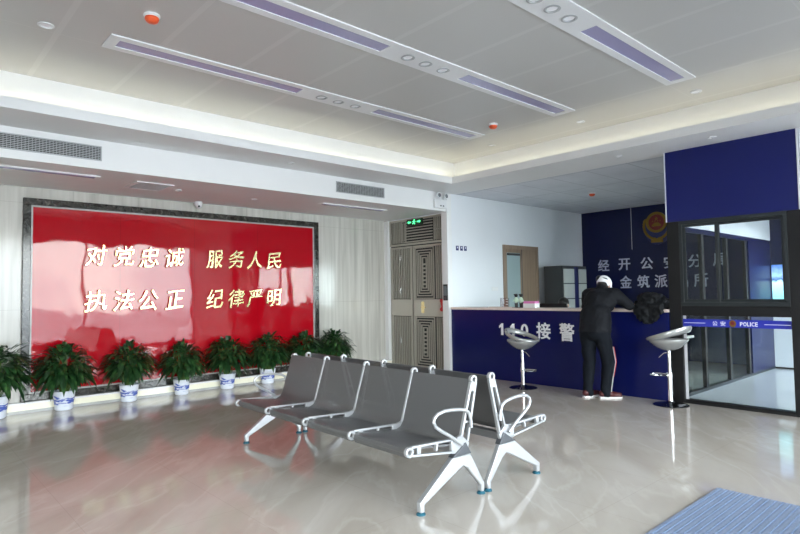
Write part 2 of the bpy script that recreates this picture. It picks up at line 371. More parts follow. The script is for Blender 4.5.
# ring soffit (flat border of the tray), the cove trough and the raised ceiling
m_ = MB(); m_.box(TX, 7.25, 1.0, 6.75, HS, HS+.05).box(-4, TX, TY, 6.75, HS, HS+.05).box(TX, 7.25, -1.2, 1.0, HS, HS+.05)
struct(m_.build('ceiling', 'plaster', smooth=False))
sbox('ceiling', 'tilec', 7.25, 11.5, 1.5, 6.72, HS, HS+.05)
m_ = MB(); m_.box(TX-.02, TX, -1.2, TY, HS-.001, HS+.10).box(-4, TX-.02, TY-.02, TY, HS-.001, HS+.10)
struct(m_.build('trim_2', 'plaster', smooth=False))
m_ = MB(); m_.box(TX+.22, TX+.26, -1.2, TY+.26, HS+.05, HC+.03).box(-4, TX+.26, TY+.16, TY+.20, HS+.05, HC+.03)
struct(m_.build('trim_3', 'plaster', smooth=False))
sbox('ceiling', 'ceil', -4, TX+.24, -1.2, TY+.18, HC, HC+.05)
m_ = MB(); m_.box(TX+.09, TX+.11, -1.0, TY+.06, HS+.052, HS+.066).box(-3.9, TX+.11, TY+.06, TY+.08, HS+.052, HS+.066)
tag(m_.build('cove_light', 'cove', smooth=False), 'warm LED strip glowing along the trough of the raised ceiling', 'light')
# plinth along the stone wall
pl = MB().box(-4, 7.08, 8.09, 8.19, .03, .105).build('baseboard_back', 'plinth', smooth=False); struct(pl)
sbox('trim_4', 'plinthtop', -4, 7.08, 8.07, 8.19, .105, .125)
sbox('trim_5', 'greybase', -4, 7.08, 8.075, 8.19, 0, .03)

# daylight side: glazed facade behind the camera
fac = MB()
xs = [-4.0, -1.3, 1.4, 4.1, 7.13]
for x in xs: fac.box(x-.03, x+.03, -1.24, -1.14, 0, 2.85)
fac.box(-4, 7.13, -1.24, -1.14, 0, .06).box(-4, 7.13, -1.24, -1.14, 2.82, 2.9)
w1 = struct(fac.build('window_1', 'gframe', smooth=False))
for a, b in zip(xs, xs[1:]): MB().box(a+.03, b-.03, -1.195, -1.187, .06, 2.82).build('pane', 'glass', w1, smooth=False)
sbox('wall_front', 'whitewall', -4, 7.3, -1.3, -1.15, 2.9, 3.6)
# outdoors: paving seen only as a reflection
ground = MB().box(-60, 60, -60, -1.3, -.16, -.12).box(-60, -4.2, -1.3, 30, -.16, -.12).box(7.3, 60, -1.3, 30, -.16, -.12).build('ground', mat('pale_paving', (.45, .43, .42), .8, var=(.55, .25)), smooth=False); struct(ground)

# ------------------------------------------------------------------ slogan board on the stone wall
BY = 8.19
bd = thing('slogan_board', 'large glossy red panel with gold brush characters in a dark marble frame', 'wall panel', (3.38, BY, .125))
fx0, fx1, fz0, fz1 = 1.253, 5.51, .125, 2.579
f = MB()
for (a, b, c, d, e) in ((0, .10, .05, 0, 0),):
    f.box(fx0, fx1, BY-.05, BY, fz1-.085, fz1).box(fx0, fx1, BY-.05, BY, fz0, fz0+.085).box(fx0, fx0+.085, BY-.05, BY, fz0+.085, fz1-.085).box(fx1-.085, fx1, BY-.05, BY, fz0+.085, fz1-.085)
f.build('frame', 'dmarble', bd, smooth=False, bevel=.006)
f = MB(); i0, i1, k0, k1 = fx0+.085, fx1-.085, fz0+.085, fz1-.085
f.box(i0, i1, BY-.035, BY, k1-.02, k1).box(i0, i1, BY-.035, BY, k0, k0+.02).box(i0, i0+.02, BY-.035, BY, k0+.02, k1-.02).box(i1-.02, i1, BY-.035, BY, k0+.02, k1-.02)
f.build('inner_trim', 'greybase', bd, smooth=False)
MB().box(i0+.018, i1-.018, BY-.02, BY-.001, k0+.018, k1-.018).build('red_panel', 'red', bd, smooth=False)
cx = [2.06, 2.40, 2.72, 3.08, 3.665, 4.01, 4.31, 4.65]
for row, (txt, zc) in enumerate((('对党忠诚服务人民', 1.90), ('执法公正纪律严明', 1.31))):
    for i, ch in enumerate(txt):
        w, h = (.27, .29)
        glyph(ch, 'gold', bd, 'character', (cx[i]-w/2, BY-.02, zc-h/2), (1, 0, 0), (0, 0, 1), w, h, .035, .016, .12, .055)

# ------------------------------------------------------------------ steel security door in the side opening
door = struct(MB().box(7.02, 7.12, 8.10, 8.19, 0, 2.70).build('trim_6', 'plaster', smooth=False))
DX = 7.08
d2 = MB().box(DX+.03, DX+.06, 6.70, 8.10, 0, 2.70).build('door_2', 'dark', smooth=False); struct(d2)  # backing plate coloured dark to stand for shade between the bars
def nest(mb, y0, y1, z0, z1, n, step=.045, w=.016, half=False):
    for k in range(n):
        a, b, c, d = y0+k*step, y1-k*step, z0+k*step, z1-k*step
        if b-a < w or d-c < w: break
        mb.box(DX, DX+.02, a, a+w, c, d).box(DX, DX+.02, b-w, b, c, d).box(DX, DX+.02, a+w, b-w, c, c+w).box(DX, DX+.02, a+w, b-w, d-w, d)
def vbars(mb, y0, y1, z0, z1, step=.045, w=.018):
    y = y0
    while y+w <= y1+1e-4: mb.box(DX, DX+.02, y, y+w, z0, z1); y += step
def hbars(mb, y0, y1, z0, z1, step=.05, w=.018):
    z = z0
    while z+w <= z1+1e-4: mb.box(DX, DX+.02, y0, y1, z, z+w); z += step
def frame_of(mb, y0, y1, z0, z1, w=.035):
    mb.box(DX-.005, DX+.03, y0, y0+w, z0, z1).box(DX-.005, DX+.03, y1-w, y1, z0, z1).box(DX-.005, DX+.03, y0+w, y1-w, z0, z0+w).box(DX-.005, DX+.03, y0+w, y1-w, z1-w, z1)
tr = MB(); frame_of(tr, 6.70, 8.10, 2.22, 2.70); vbars(tr, 7.78, 8.05, 2.27, 2.66); vbars(tr, 6.75, 6.95, 2.27, 2.66); hbars(tr, 6.98, 7.66, 2.27, 2.66, .05); nest(tr, 7.66, 7.78, 2.27, 2.66, 3, .03, .012); hbars(tr, 6.75, 6.95, 2.44, 2.47)
tr.build('transom_grille', 'bronze', d2, smooth=False)
for (y0, y1) in ((7.50, 8.08), (6.71, 7.47)):
    lf = MB(); frame_of(lf, y0, y1, .02, 2.20)
    for z0, z1 in ((.06, .93), (1.25, 2.16)):
        if y0 > 7.4:
            vbars(lf, y0+.05, y1-.04, z0, z1, .047)
        else:
            vbars(lf, y0+.05, y0+.24, z0, z1, .045); nest(lf, y0+.25, y1-.04, z0, z1, 5, .045)
            hbars(lf, y0+.46, y1-.24, z0+.24, z1-.24, .07, .03)
    L = lf.build('door_leaf', 'bronze', d2, smooth=False)
    MB().box(DX-.008, DX+.03, y0+.03, y1-.03, .94, 1.24).build('lock_band', 'bronzeband', L, smooth=False, bevel=.004)
    if y0 < 7.4:
        h = MB(); h.box(DX-.02, DX-.005, 7.20, 7.26, 1.0, 1.2); h.tube([(DX-.02, 7.23, 1.10), (DX-.06, 7.23, 1.10), (DX-.065, 7.20, 1.10), (DX-.065, 7.12, 1.10)], .011)
        hh = h.build('handle', 'gold', L); hh['label'] = 'gold lever handle'
    else:
        for z in (.45, 1.35, 1.95): MB().box(DX-.015, DX+.0, 7.79, 7.82, z, z+.09).build('hinge', 'chrome', L, smooth=False)

# exit sign hanging from the soffit, emergency lamp on the bulkhead
ex = thing('exit_sign', 'black hanging exit sign with green running figure over the steel door', 'sign', (7.0, 7.31, 2.555))
MB().box(6.985, 7.015, 7.13, 7.52, 2.555, 2.665).build('sign_body', 'signface', ex, smooth=False, bevel=.004)
for y in (7.22, 7.43): MB().cone((7, y, 2.665), (7, y, 2.714), .004, .004).build('hanger', 'chrome', ex)
g = MB(); X = (6.978, 6.985)
g.prism([(7.50, 2.61), (7.46, 2.635), (7.46, 2.62), (7.41, 2.62), (7.41, 2.60), (7.46, 2.60), (7.46, 2.585)], 'x', *X)
g.prism([(7.165, 2.61), (7.205, 2.635), (7.205, 2.62), (7.255, 2.62), (7.255, 2.60), (7.205, 2.60), (7.205, 2.585)], 'x', *X)
g.annulus((7.325, 2.645), .002, .012, 'x', *X); g.bar((7.33, 2.632), (7.34, 2.60), .018, 'x', *X); g.bar((7.34, 2.605), (7.31, 2.585), .01, 'x', *X); g.bar((7.31, 2.585), (7.315, 2.565), .009, 'x', *X)
g.bar((7.34, 2.60), (7.37, 2.575), .01, 'x', *X); g.bar((7.33, 2.628), (7.295, 2.612), .008, 'x', *X); g.bar((7.335, 2.625), (7.37, 2.62), .008, 'x', *X)
g.build('running_figure', 'exit', ex, smooth=False)
el = thing('emergency_light', 'white square twin-head emergency lamp on the bulkhead corner', 'lamp', (6.86, 6.593, 2.73))
MB().box(6.72, 7.0, 6.545, 6.593, 2.75, 2.90).build('lamp_body', 'fixture', el, smooth=False, bevel=.006)
for x in (6.775, 6.945):
    L = MB().lathe([(0, 0), (.035, 0), (.052, .04), (.052, .05), (.0, .045)], n=20); L.bm.transform(Matrix.Translation((x, 6.545, 2.955)) @ Matrix.Rotation(PI/2, 4, 'X'))
    hd = L.build('lamp_head', 'fixture', el); MB().ball((x, 6.497, 2.955), (.034, .008, .034)).build('lamp_lens', 'darkchrome', hd)
    MB().cone((x, 6.57, 2.90), (x, 6.57, 2.94), .012, .012).build('lamp_neck', 'fixture', el)
for a in (6.84, 6.90): MB().box(a, a+.03, 6.54, 6.545, 2.78, 2.80).build('indicator', 'gusset', el, smooth=False)

# intercom and red tag next to the steel door
ic = thing('intercom', 'dark door-entry panel with grey screen on the white wall end', 'intercom', (7.02, 6.62, 1.22))
MB().box(6.995, 7.02, 6.575, 6.665, 1.22, 1.49).build('panel_body', 'black', ic, smooth=False, bevel=.004)
MB().box(6.992, 6.996, 6.585, 6.655, 1.30, 1.46).build('screen', 'screen', ic, smooth=False)
MB().box(6.992, 6.996, 6.595, 6.645, 1.235, 1.285).build('keypad', 'gusset', ic, smooth=False)
rt = thing('red_ribbon', 'small red cloth hanging at the right edge of the steel door', 'cloth', (7.05, 6.72, 1.03))
rb = MB(); n = 10
pts = [(6.745+.008*math.sin(k*1.7), 1.245-k*.021, .03+.012*math.sin(k*.9)) for k in range(n+1)]
for k in range(n):
    (ya, za, wa), (yb, zb, wb) = pts[k], pts[k+1]
    rb.prism([(ya-wa*.7, za), (ya+wa*.7, za), (yb+wb*.7, zb), (yb-wb*.7, zb)], 'x', 7.035-.006*math.sin(k), 7.052-.006*math.sin(k))
rb.build('ribbon_cloth', 'red2', rt); MB().cone((7.045, 6.745, 1.24), (7.075, 6.745, 1.265), .005, .005).build('hook', 'chrome', rt)

# ------------------------------------------------------------------ ceiling fittings
def strip_light(yc, label):
    t = thing('ceiling_light_strip', label, 'ceiling light', (3.5, yc, HC), 'recessed light strips in the raised ceiling')
    z0 = HC-.012
    fr = MB(); w = .14
    for (a, b) in ((1.29, 1.37), (3.08, 3.23), (3.23, 3.90), (3.90, 4.05), (5.72, 5.80)): fr.box(a, b, yc-w, yc+w, z0, HC)
    for (a, b) in ((1.37, 3.08), (4.05, 5.72)): fr.box(a, b, yc-w, yc-w+.07, z0, HC).box(a, b, yc+w-.07, yc+w, z0, HC)
    fr.build('frame', 'fixture', t, smooth=False)
    for (a, b) in ((1.37, 3.08), (4.05, 5.72)):
        MB().box(a, b, yc-.07, yc+.07, z0+.006, HC-.001).build('diffuser', 'lens', t, smooth=False)
    for x in (3.34, 3.554, 3.78):
        r = MB().lathe([(.055, 0), (.062, -.006), (.045, -.008), (.038, .004)], (x, yc, z0-.001), 24).build('downlight', 'vent', t)
        MB().lathe([(0, -.002), (.038, -.002)], (x, yc, z0), 24).build('lens', 'lamp', r)
    return t
strip_light(4.86, 'long white light strip with lilac lenses, nearest the red board')
strip_light(3.55, 'long white light strip with lilac lenses, middle of the three')
strip_light(2.25, 'long white light strip with lilac lenses, nearest the blue booth')
def downlight(x, y, z, r, label, grp):
    t = thing('downlight', label, 'ceiling light', (x, y, z), grp)
    MB().lathe([(r, 0), (r*1.02, -.006), (r*.75, -.009), (r*.68, -.001)], (x, y, z-.0005), 24).build('ring', 'fixture', t)
    MB().lathe([(0, -.003), (r*.7, -.003)], (x, y, z), 24).build('lens', 'lamp', t)
G1 = 'small round downlights in the raised ceiling'
downlight(.878, 4.886, HC, .055, 'round downlight left of the strip nearest the red board', G1)
downlight(6.246, 2.276, HC, .055, 'round downlight at the end of the strip nearest the booth', G1)
downlight(6.26, 3.61, HC, .05, 'round downlight at the end of the middle light strip', G1)
downlight(6.286, 5.0, HC, .05, 'round downlight near the inner corner of the cove', G1)
G2 = 'small round downlights in the white ceiling border'
downlight(6.772, 2.321, HS, .045, 'border downlight above the blue booth fascia', G2)
downlight(6.793, 3.409, HS, .045, 'border downlight left of the blue booth fascia', G2)
downlight(3.811, 6.235, HS, .045, 'border downlight above the bulkhead, left part of the hall', G2)
G3 = 'round fittings under the low soffit before the stone wall'
downlight(2.794, 7.3, HB, .05, 'round fitting beside the square vent under the low soffit', G3)
downlight(3.888, 7.353, HB, .045, 'round fitting under the low soffit right of the dome camera', G3)
def detector(x, y, z, label, m='orange'):
    t = thing('smoke_detector', label, 'detector', (x, y, z), None)
    MB().lathe([(0, 0), (.055, 0), (.058, -.012), (.05, -.022), (0, -.024)], (x, y, z), 28).build('base', 'fixture', t)
    MB().lathe([(.048, -.022), (.05, -.035), (.038, -.055), (.02, -.062), (0, -.063)], (x, y, z), 28).build('cap', m, t)
detector(1.423, 4.22, HC, 'orange capped smoke detector at upper left of the raised ceiling')
detector(5.51, 4.355, HC, 'orange capped smoke detector between two light strips near the cove corner')
detector(9.0, 5.02, HS, 'small orange detector on the tiled ceiling behind the counter')
# linear lights + vent under the low soffit
def soffit_strip(x0, x1, y, label):
    t = thing('linear_light', label, 'ceiling light', ((x0+x1)/2, y, HB), 'linear lights under the low soffit')
    MB().box(x0, x1, y-.07, y+.07, HB-.012, HB).build('frame', 'fixture', t, smooth=False)
    MB().box(x0+.04, x1-.04, y-.045, y+.045, HB-.015, HB-.011).build('diffuser', 'lens', t, smooth=False)
soffit_strip(.2, 1.80, 7.04, 'linear light under the soffit, left end by the wide grille')
soffit_strip(4.85, 6.1, 7.10, 'linear light under the soffit, right end near the steel door')
v = thing('ceiling_vent', 'square return-air vent under the soffit above the red board', 'vent', (2.43, 7.25, HB))
MB().box(2.2, 2.64, 7.0, 7.04, HB-.012, HB).box(2.2, 2.64, 7.46, 7.50, HB-.012, HB).box(2.2, 2.24, 7.04, 7.46, HB-.012, HB).box(2.60, 2.64, 7.04, 7.46, HB-.012, HB).build('frame', 'fixture', v, smooth=False)
q = MB()
for k in range(10): q.box(2.24, 2.60, 7.05+k*.042, 7.072+k*.042, HB-.009, HB-.003)
q.build('slats', 'vent', v, smooth=False)
# dome camera
dc = thing('dome_camera', 'small white dome camera on the low soffit above the red board', 'camera', (3.38, 8.06, HB))
MB().lathe([(0, 0), (.055, 0), (.055, -.03), (.045, -.05), (0, -.05)], (3.38, 8.06, HB), 24).build('camera_body', 'fixture', dc)
MB().ball((3.38, 8.05, HB-.055), .042).build('camera_dome', 'fixture', dc); MB().ball((3.37, 8.012, HB-.07), .016).build('camera_lens', 'black', dc)
# air grilles on the bulkhead
def air_grille(x0, x1, label):
    Y = 6.593
    t = thing('air_grille', label, 'air grille', ((x0+x1)/2, Y, 2.80), None)
    MB().box(x0, x1, Y-.004, Y, 2.80, 2.955).build('recess_shade_plate', 'dark', t, smooth=False)  # flat plate, its dark colour stands for shade behind the blades
    fr = MB().box(x0, x1, Y-.014, Y, 2.80, 2.812).box(x0, x1, Y-.014, Y, 2.943, 2.955).box(x0, x0+.012, Y-.014, Y, 2.812, 2.943).box(x1-.012, x1, Y-.014, Y, 2.812, 2.943)
    fr.build('frame', 'vent', t, smooth=False)
    bl = MB()
    for k in range(7): bl.box(x0+.012, x1-.012, Y-.01, Y-.005, 2.824+k*.0175, 2.830+k*.0175)
    n = int((x1-x0)/.03)
    for k in range(1, n): bl.box(x0+k*(x1-x0)/n-.002, x0+k*(x1-x0)/n+.002, Y-.012, Y-.010, 2.812, 2.943)
    bl.build('blades', 'vent', t, smooth=False)
air_grille(-.6, 1.711, 'long metal air grille on the bulkhead at the far left')
air_grille(4.763, 5.658, 'short metal air grille on the bulkhead near the steel door')

# ------------------------------------------------------------------ potted plants
def leaf(mb, p, d, L, W, droop):
    """a pointed blade from p heading d"""
    d = d.normalized(); side = d.cross(Vector((0, 0, 1)));
    side = side.normalized() if side.length > .01 else Vector((1, 0, 0))
    n = 5; rows = []
    for i in range(n+1):
        t = i/n; w = W*math.sin(PI*min(1, .12+.88*t))**.8 if i < n else 0
        q = p + d*L*t + Vector((0, 0, -droop*L*t*t))
        up = Vector((0, 0, 1))*w*.25
        if i == n: rows.append([mb.bm.verts.new(q)])
        else: rows.append([mb.bm.verts.new(q-side*w+up), mb.bm.verts.new(q), mb.bm.verts.new(q+side*w+up)])
    for A, B in zip(rows, rows[1:]):
        if len(B) == 3:
            mb.bm.faces.new((A[0], A[1], B[1], B[0])); mb.bm.faces.new((A[1], A[2], B[2], B[1]))
        else: mb.bm.faces.new((A[0], A[1], B[0])); mb.bm.faces.new((A[1], A[2], B[0]))
def foliage(seed, sc, x, y):
    rnd = random.Random(seed); lf = MB(); st = MB(); ymax = (8.10-y)/sc
    for k in range(360):
        az = rnd.uniform(0, 2*PI); el = math.asin(rnd.uniform(-.5, 1))
        R = rnd.uniform(.35, 1.0)**.7
        tip = Vector((math.cos(az)*math.cos(el)*.26*R, math.sin(az)*math.cos(el)*.26*R, .46+math.sin(el)*.26*R))
        d = Vector((math.cos(az)*math.cos(el), math.sin(az)*math.cos(el), math.sin(el)*.8+rnd.uniform(-.45, .3)))
        leaf(lf, tip, d, rnd.uniform(.11, .18), rnd.uniform(.020, .032), rnd.uniform(.25, .85))
        if k % 6 == 0:
            b = Vector((rnd.uniform(-.04, .04), rnd.uniform(-.04, .04), .19)); mid = (b+tip)/2+Vector((0, 0, .05)); st.tube([b, mid, tip], .004, 5)
    for m_ in (lf, st):
        for v in m_.bm.verts:
            if v.co.y > ymax*.5: v.co.y = ymax*.5 + (ymax*.5)*(1-math.exp(-(v.co.y-ymax*.5)/(ymax*.5)))
    return lf, st
def plant(seed, sc, x, y, lab):
    t = thing('potted_plant', lab, 'potted plant', (0, 0, 0), 'leafy plants in porcelain pots along the stone wall')
    MB().lathe([(0, 0), (.085, 0), (.095, .01), (.098, .05), (.112, .15), (.119, .20), (.122, .215), (.116, .22), (.107, .21), (.10, .19), (0, .19)], n=40).build('pot', 'porc', t)
    MB().lathe([(0, .196), (.102, .193)], n=32).build('soil', 'soil', t)
    lf, st = foliage(seed, sc, x, y); lf.build('foliage', 'leaf', t, ang=180); st.build('stems', 'stem', t)
    t.location = (x, y, 0); t.scale = (sc, sc, sc)
PL = [(.985, 7.98, 1.15, 'bushy plant in a blue and white pot by bare stone, outside the red board frame'),
      (1.68, 8.0, 1.05, 'bushy plant in a blue and white pot under the lower frame corner of the board'),
      (2.43, 8.0, 1.0, 'bushy plant in a blue and white pot below the characters 党 and 法'),
      (3.12, 8.0, .95, 'bushy plant in a blue and white pot below the characters 诚 and 正'),
      (3.79, 8.0, 1.0, 'bushy plant in a blue and white pot below the characters 服务'),
      (4.45, 8.0, 1.02, 'bushy plant whose pot shows through the far armrest loop of the bench'),
      (5.11, 8.0, 1.0, 'plant at the red board edge, only its leaves showing over the bench'),
      (5.70, 8.0, 1.0, 'plant before pale stone beyond the red board, leaves showing over the bench')]
for i, (x, y, sc, lab) in enumerate(PL): plant(3+8*i, sc, x, y, lab)

# ------------------------------------------------------------------ waiting benches, back to back
def bench(label, mirror):
    P0 = Vector((2.465, 2.56, 0))
    t = thing('waiting_bench', label, 'bench', (0, 0, 0), None)
    ox, oy = 3.055, 2.56
    sg = -1 if mirror else 1
    def X(x): return sg*(x-ox)           # local frame: centre line between the rows is x = 0
    def pp(pts): return [(X(a), b) for a, b in pts]
    pitch = .585
    for k in range(4):
        y0, y1 = k*pitch+.014, (k+1)*pitch-.014
        cx_ = [(2.398, .345), (2.384, .372), (2.390, .398), (2.415, .408), (2.55, .395), (2.70, .378), (2.77, .374), (2.808, .388), (2.835, .43), (2.87, .55), (2.91, .67), (2.943, .768)]
        s = MB(); th = .012
        nrm = []
        for i, (a, b) in enumerate(cx_):
            p, q = cx_[max(i-1, 0)], cx_[min(i+1, len(cx_)-1)]; d = Vector((q[0]-p[0], q[1]-p[1])).normalized(); nrm.append(Vector((d.y, -d.x)))
        split = 6
        def shell(idx, nm):
            s = MB(); poly = [cx_[i] for i in idx] + [(cx_[i][0]+nrm[i].x*th, cx_[i][1]+nrm[i].y*th) for i in reversed(idx)]
            n = len(idx); A = [[s.bm.verts.new((X(a), y, b)) for a, b in poly] for y in (y0, y1)]
            m = len(poly)
            for i in range(m): s.bm.faces.new((A[0][i], A[0][(i+1)%m], A[1][(i+1)%m], A[1][i]))
            for R in A:
                for i in range(n-1): s.bm.faces.new((R[i], R[i+1], R[m-2-i], R[m-1-i]))
            return s.build(nm, 'perf', t, ang=50)
        shell(list(range(0, split+1)), 'seat'); shell(list(range(split, len(cx_))), 'backrest')
    MB().box(X(2.815)-.025, X(2.815)+.025, .02, 4*pitch-.02, .30, .355).build('beam', 'beam', t, smooth=False, bevel=.004)
    for k in range(5):
        end = k in (0, 4); y = k*pitch; hw = .013 if end else .011
        f = MB(); t0, t1 = y-hw, y+hw
        f.annulus((X(2.376), .392), .015, .031, 'y', t0, t1); f.annulus((X(2.962), .765), .015, .031, 'y', t0, t1)
        f.bar(*pp([(2.395, .418), (2.80, .402)]), .014, 'y', t0, t1); f.bar(*pp([(2.395, .368), (2.80, .318)]), .014, 'y', t0, t1)
        f.bar(*pp([(2.45, .37), (2.455, .415)]), .03, 'y', t0, t1); f.bar(*pp([(2.60, .36), (2.61, .405)]), .014, 'y', t0, t1)
        f.prism(pp([(2.735, .40), (2.83, .42), (2.90, .36), (2.88, .30), (2.735, .315)]), 'y', t0, t1)
        f.bar(*pp([(2.828, .39), (2.940, .748)]), .017, 'y', t0, t1); f.bar(*pp([(2.890, .37), (2.983, .748)]), .017, 'y', t0, t1)
        f.bar(*pp([(2.875, .50), (2.905, .49)]), .016, 'y', t0, t1); f.prism(pp([(2.925, .69), (2.965, .69), (2.985, .745), (2.94, .745)]), 'y', t0, t1)
        if k == 4: f.bm.transform(Matrix.Translation((sg*.014, 0, -.016)))
        f.build('side_frame', 'alu', t, smooth=True, bevel=.003)
        if end:
            s = -1 if k == 0 else 1; ya = y + s*.028
            loop = [(2.905, .46), (2.902, .51), (2.885, .56), (2.85, .582), (2.80, .592), (2.73, .600), (2.66, .602), (2.60, .592), (2.568, .570), (2.562, .545), (2.578, .515), (2.63, .48), (2.70, .44), (2.76, .402), (2.815, .365)]
            MB().tube([(X(a), ya, b) for a, b in loop], .0115, 10).build('armrest', 'alu', t)
            lg = [(2.735, .29), (2.905, .29), (3.038, .068), (3.034, .016), (3.006, .016), (3.004, .060), (2.875, .20), (2.835, .222), (2.795, .207), (2.485, .060), (2.484, .016), (2.450, .016), (2.448, .078)]
            L = MB().prism(pp(lg), 'y', y-.02, y+.02).build('leg', 'alu', t, bevel=.007)
            MB().prism(pp([(2.73, .292), (2.91, .292), (2.86, .37)]), 'y', y-.022, y+.022).build('bracket', 'gusset', t, smooth=False, bevel=.003)
            for fx in (2.467, 3.020): MB().lathe([(0, 0), (.029, 0), (.029, .008), (.014, .02), (0, .02)], (X(fx), y, 0), 20).build('foot_pad', 'pad', L)
    t.location = (ox, oy, 0); t.rotation_euler[2] = math.radians(-1.1)
    return t
bench('four-seat perforated grey steel bench facing the left, nearer the camera', False)
b2 = bench('four-seat grey steel bench with its back to the other, facing the counter', True)

# ------------------------------------------------------------------ reception counter
CXF = 7.086
rc = thing('reception_counter', 'long navy blue reception counter with white 110 lettering and pale top', 'counter', (7.3, 4.78, 0))
MB().box(CXF, CXF+.05, 2.995, 6.568, .0, 1.07).build('front_panel', 'counter', rc, smooth=False)
MB().box(CXF-.02, CXF+.42, 2.995, 6.568, 1.07, 1.105).build('top_shelf', 'worktop', rc, smooth=False, bevel=.004)
MB().box(CXF+.05, CXF+.75, 2.995, 6.568, .72, .75).build('desk_surface', 'worktop', rc, smooth=False)
MB().box(CXF+.40, CXF+.43, 3.6, 6.5, .0, .72).build('rear_panel', 'counter', rc, smooth=False)
for y in (5.515, 5.305):
    d = MB().prism([(y-.022, .69), (y+.014, .69), (y+.014, .815), (y+.05, .795), (y+.05, .825), (y+.008, .868), (y-.022, .868)], 'x', CXF-.013, CXF-.001); d.build('digit', 'letter', rc, smooth=False)
oo = MB(); n = 36; V = []
for (ry, rz, x) in ((.062, .09, CXF-.001), (.062, .09, CXF-.013), (.030, .060, CXF-.013), (.030, .060, CXF-.001)):
    V.append([oo.bm.verts.new((x, 5.10+ry*math.cos(2*PI*i/n), .779+rz*math.sin(2*PI*i/n))) for i in range(n)])
for k in range(4):
    for i in range(n): oo.bm.faces.new((V[k][i], V[k][(i+1)%n], V[(k+1)%4][(i+1)%n], V[(k+1)%4][i]))
oo.build('digit', 'letter', rc, smooth=False)
for ch, y0, y1, z0, z1 in (('接', 4.89, 4.655, .66, .90), ('警', 4.51, 4.275, .65, .90)):
    glyph(ch, 'letter', rc, 'digit' if ch in '10' else 'character', (CXF-.001, y0, z0), (0, -1, 0), (0, 0, 1), y0-y1, z1-z0, .012, .018 if ch not in '10' else .02)

# things on / behind the counter
TZ = 1.105
ls = thing('acrylic_sign', 'clear small sign with pale characters at the left part of the counter', 'sign', (7.2, 5.54, TZ))
MB().box(7.20, 7.205, 5.46, 5.63, TZ+.012, TZ+.15).build('sign_plate', glass_mat('acrylic', (.85, .86, .88), 1.5), ls, smooth=False)
MB().box(7.15, 7.26, 5.45, 5.84, TZ, TZ+.012).build('sign_foot', 'worktop', ls, smooth=False, bevel=.002)
q = MB(); 
for (a, b, c, d) in ((5.60, .06, 5.585, .14), (5.56, .06, 5.56, .13), (5.52, .13, 5.48, .13), (5.52, .09, 5.48, .09), (5.52, .05, 5.48, .05)):
    q.bar((a, TZ+b), (c, TZ+d), .008, 'x', 7.197, 7.2)
q.build('sign_marks', 'white', ls, smooth=False)
fg = thing('figurine_pair', 'small green and white figurines with black heads on the counter', 'ornament', (7.2, 5.29, TZ))
for y in (5.325, 5.235):
    MB().ball((7.2, y, TZ+.185), .027).ball((7.19, y+.025, TZ+.2), .01).ball((7.19, y-.025, TZ+.2), .01).build('head', 'black', fg)
    MB().ball((7.2, y, TZ+.115), (.025, .03, .05)).cap((7.2, y+.02, TZ+.14), (7.19, y+.045, TZ+.10), .01, .009).cap((7.2, y-.02, TZ+.14), (7.19, y-.045, TZ+.10), .01, .009).build('body', 'grnplastic', fg)
    for q in (-.014, .014): MB().cap((7.2, y+q, TZ+.012), (7.2, y+q, TZ+.07), .013, .014).build('leg', 'black', fg)
tb = thing('card_holder', 'white box with a pink top standing on the counter', 'box', (7.2, 5.06, TZ))
MB().box(7.15, 7.27, 4.955, 5.165, TZ, TZ+.065).build('box_body', 'white', tb, smooth=False, bevel=.003)
MB().box(7.155, 7.265, 4.96, 5.16, TZ+.065, TZ+.098).build('pink_top', 'pink', tb, smooth=False, bevel=.003)
mo = thing('monitor', 'black monitor back showing just above the counter top', 'monitor', (7.62, 4.95, .75))
MB().box(7.60, 7.63, 4.70, 5.18, .84, 1.165).build('screen_housing', 'black', mo, smooth=False, bevel=.006)
MB().box(7.64, 7.67, 4.90, 4.98, .762, .90).box(7.625, 7.645, 4.9, 4.98, .88, .92).build('stand', 'black', mo, smooth=False); MB().box(7.55, 7.74, 4.83, 5.05, .75, .762).build('base', 'black', mo, smooth=False)

# filing cabinet
X0, X1, Y0, Y1, ZT = 9.56, 10.42, 5.97, 6.40, 1.83
cb = thing('filing_cabinet', 'charcoal steel cabinet with pale doors standing behind the counter', 'cabinet', ((X0+X1)/2, 6.24, 0))
MB().box(X0, X1, Y0+.02, Y1, 0, ZT).build('body', 'steel', cb, smooth=False, bevel=.004)
MB().box(9.97, 10.09, Y0+.002, Y0+.02, .1, ZT-.02).build('centre_strip', 'bluefile', cb, smooth=False)
for (a, b) in ((X0+.03, 9.95), (10.11, X1-.03)):
    for (z0, z1) in ((.1, .5), (.52, .86), (.88, 1.19), (1.21, 1.48), (1.50, 1.77)):
        MB().box(a, b, Y0, Y0+.019, z0, z1).build('door', 'pale', cb, smooth=False, bevel=.003)

# wooden door in the white wall behind the counter
WY = 6.57
d1 = MB().box(8.50, 8.56, WY-.03, WY, 0, 2.22).box(9.53, 9.60, WY-.03, WY, 0, 2.22).box(8.56, 9.53, WY-.03, WY, 2.15, 2.22).build('door_1', 'woodframe', smooth=False, bevel=.003); struct(d1)
lf = MB().box(8.56, 8.60, WY-.02, WY, .02, 2.15).box(9.02, 9.53, WY-.02, WY, .02, 2.15).box(8.60, 9.02, WY-.02, WY, 2.08, 2.15).box(8.60, 9.02, WY-.02, WY, .02, .3).build('door_leaf', 'wood', d1, smooth=False)
MB().box(8.60, 9.02, WY-.012, WY, .3, 2.08).build('pane', 'frost', lf, smooth=False)
MB().box(8.62, 9.0, WY-.03, WY-.013, 2.03, 2.07).build('closer', 'gusset', lf, smooth=False)
MB().tube([(9.44, WY-.02, 1.05), (9.44, WY-.06, 1.05), (9.34, WY-.06, 1.05)], .01).build('handle', 'chrome', lf)
